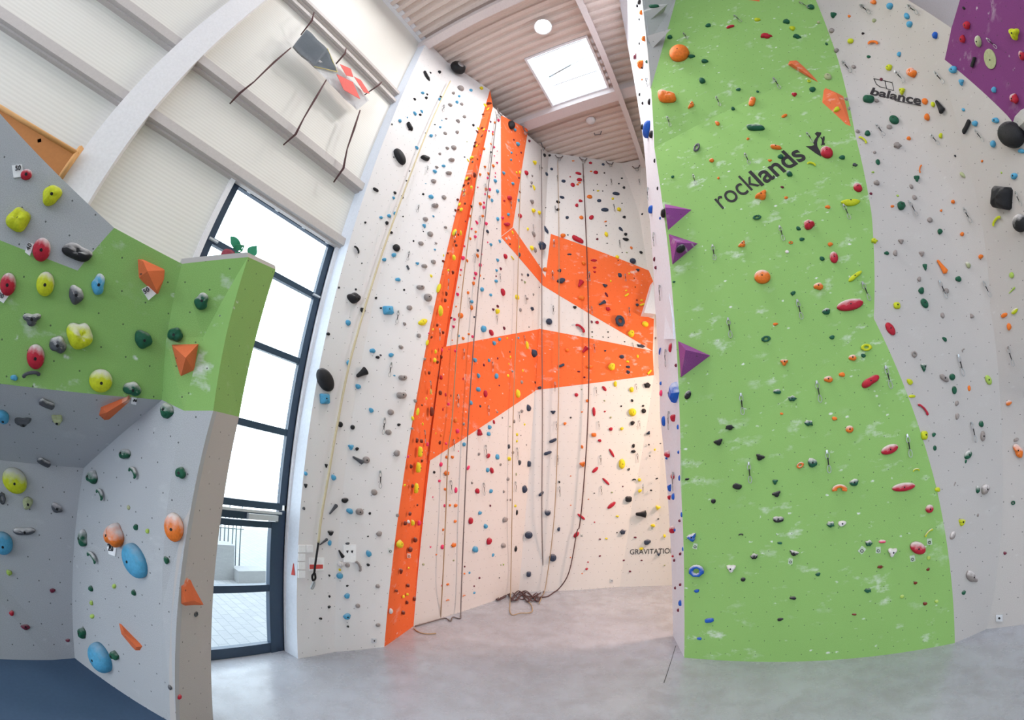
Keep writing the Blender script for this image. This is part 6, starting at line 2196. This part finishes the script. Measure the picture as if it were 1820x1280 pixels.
flat_on(pt2, tt([(530, 402), (548, 402), (548, 440), (540, 468), (554, 490), (545, 498), (520, 500), (505, 512), (516, 480), (516, 440), (500, 415), (508, 405), (522, 425)]), M['ink'], gt)
pt3 = plane_at(1595, 160)
text_on('balance', pt3, (1553, 171), (1637, 187), M['ink'], (-3, -14), gw, bold=.02)
for L in ([(1553, 140), (1573, 144), (1576, 157), (1565, 155), (1558, 150)], [(1573, 144), (1586, 147), (1589, 161), (1576, 158)]):
    o = link('emblem', tube_mesh('emblem', [hit(*p)[0]+hit(*p)[1]*.006 for p in L+L[:1]], .007, 4), M['ink'], gw); o.matrix_parent_inverse = Matrix.Translation(gw.location).inverted()
flat_on(pt3, [(1592, 179), (1638, 188), (1638, 189.3), (1592, 180.3)], M['ink'], gw, 'small_print_line')
pt4 = plane_at(1150, 980)
text_on('GRAVITATION', pt4, (1119.5, 985.5), (1199.5, 983), M['ink'], (0, -9), bk)
# score tags on the bouldering wall
for txt, q, bl, lb in (('50', [(21, 294), (39, 292), (42, 313), (24, 316)], ((27, 303.5), (37, 302)), 'white score tag 50 beside the small red ball hold'),
    ('40', [(52, 431), (60, 434), (53, 455), (44, 448)], ((52, 446), (57, 435)), 'white score tag 40 beside the red oval hold'),
    ('50', [(252, 514), (267, 506), (278, 522), (264, 534)], ((257, 523), (266, 517)), 'white score tag 50 below the angular orange volume'),
    ('30', [(303, 661), (311, 655), (316, 673), (307, 678)], ((306, 664), (313, 661)), 'white score tag 30 beside the orange wedge volume'),
    ('20', [(234, 707), (243, 709), (242, 720), (233, 718)], ((236, 712), (242, 713.5)), 'white score tag 20 at the end of the long orange volume'),
    ('20', [(-3, 513), (17, 524), (6, 539), (-8, 530)], ((-3, 527), (5, 531)), 'white score tag 20 below the chalky red hold at the left edge'),
    ('20', [(190, 972), (206, 974), (204, 989), (193, 985)], ((193, 979), (202, 980)), 'white score tag 20 below the orange hold on the grey wall')):
    o, pl_ = quad_on('score_tag', q, M['paper'], lb, 'tag', 'score tags on the bouldering wall'); text_on(txt, pl_, bl[0], bl[1], M['ink'], None, o, name='number')
# papers and plates on the white wall by the window
z8 = lambda x, y: (340+x/3.957, 900+y/3.957)
for i, (x, y) in enumerate(((781, 299), (833, 299), (778, 359), (778, 419), (778, 479))):
    q = [z8(x-24, y-25), z8(x+24, y-25), z8(x+24, y+25), z8(x-24, y+25)]
    quad_on('blank_card', q, M['paper'], 'blank white card on the white wall, %s' % ['left one of the top pair', 'right one of the top pair', 'second row of the column', 'third row of the column', 'lowest of the column'][i], 'card', 'blank cards beside the door', .02, .02)
o, pl_ = quad_on('warning_sign', [z8(828, 362), z8(935, 362), z8(935, 450), z8(828, 456)], M['paper'], 'white warning sign with a red band behind the belay lanyard', 'sign')
q = [pl_(*z8(*p))+pl_.n*.004 for p in ((832, 410), (925, 410), (925, 438), (832, 442))]
me = bpy.data.meshes.new('red_band'); me.from_pydata([tuple(v) for v in q]+[tuple(v-pl_.n*.003) for v in q], [], [(0, 1, 2, 3), (7, 6, 5, 4), (0, 4, 5, 1), (1, 5, 6, 2), (2, 6, 7, 3), (3, 7, 4, 0)]); link('red_band', me, M['redink'], o)
o, pl_ = quad_on('notice', [z8(1070, 272), z8(1160, 270), z8(1158, 398), z8(1072, 392)], M['paper'], 'white paper notice with two small dark drawings on the white wall', 'notice')
for x in (1097, 1130):
    q = [pl_(*z8(*p))+pl_.n*.004 for p in ((x-9, 312), (x+9, 310), (x+7, 318), (x+3, 330), (x-3, 326))]
    me = bpy.data.meshes.new('drawing'); me.from_pydata([tuple(v) for v in q], [], [(0, 1, 2, 3, 4)]); link('drawing', me, M['ink'], o)
quad_on('triangle_sticker', [z8(716, 402), z8(726, 486), z8(702, 482)], M['redink'], 'small dull red triangle sticker on the white strip beside the door', 'sticker')
for p, lb in ((z8(1287, 947), 'small white socket low on the white wall near the orange band'), ((1776, 1099), 'small grey socket low on the pale wall at the right'), ((1087.5, 1032.5), 'small grey socket low on the back wall')):
    s = 4 if p[0] < 1000 else (6 if p[0] > 1500 else 2.5)
    o, pl_ = quad_on('wall_socket', [(p[0]-s, p[1]-s), (p[0]+s, p[1]-s), (p[0]+s, p[1]+s), (p[0]-s, p[1]+s)], M['alu'], lb, 'socket', 'wall sockets', .02, .02)
    r_ = .35*s; q = [pl_(p[0]+r_*math.cos(k*math.pi/4), p[1]+r_*math.sin(k*math.pi/4))+pl_.n*.003 for k in range(8)]
    me = bpy.data.meshes.new('socket_hole'); me.from_pydata([tuple(v) for v in q], [], [tuple(range(8))]); link('socket_hole', me, M['dark'], o)
# printed route tags below some holds
for x, y, w, rot, lb in ((1235.5, 971, 7, .2, 'the blue cone hold on the green tower'), (1405, 998, 7, .1, 'the black hold low on the green tower'), (1532, 978, 9, .7, 'the dark green hold beside the pink one'), (1561, 978, 8, 0, 'the pink double hold on the green tower'), (1622, 993, 8, -.2, 'the large striped red hold'), (1652, 963, 8, -.1, 'the yellow crescent low on the tower'),
    (694, 979, 7, -.1, 'the yellow hold low on the orange band'), (727, 988, 6, 0, 'the brown hold low on the orange band'), (1034, 952, 4, 0, 'the red hold on the back wall'), (1159, 939, 4, 0, 'the yellow hold above the printed word')):
    q = [(x+w*(math.cos(rot)*a-math.sin(rot)*b), y+w*(math.sin(rot)*a+math.cos(rot)*b)) for a, b in ((-.55, -.7), (.55, -.7), (.55, .7), (-.55, .7))]
    mt_ = M['green'] if x > 1200 else M['orange'] if x < 800 else M['back']
    o, pl_ = quad_on('route_tag', q, CLEAR, 'clear printed route tag below %s' % lb, 'tag', 'clear route tags', .012, .003)
    c = [pl_(x+.28*w*math.cos(k*math.pi/6), y+.15*w+.28*w*math.sin(k*math.pi/6))+pl_.n*.002 for k in range(12)]
    link('print', tube_mesh('print', c, .004, 4, True), M['ink'], o)
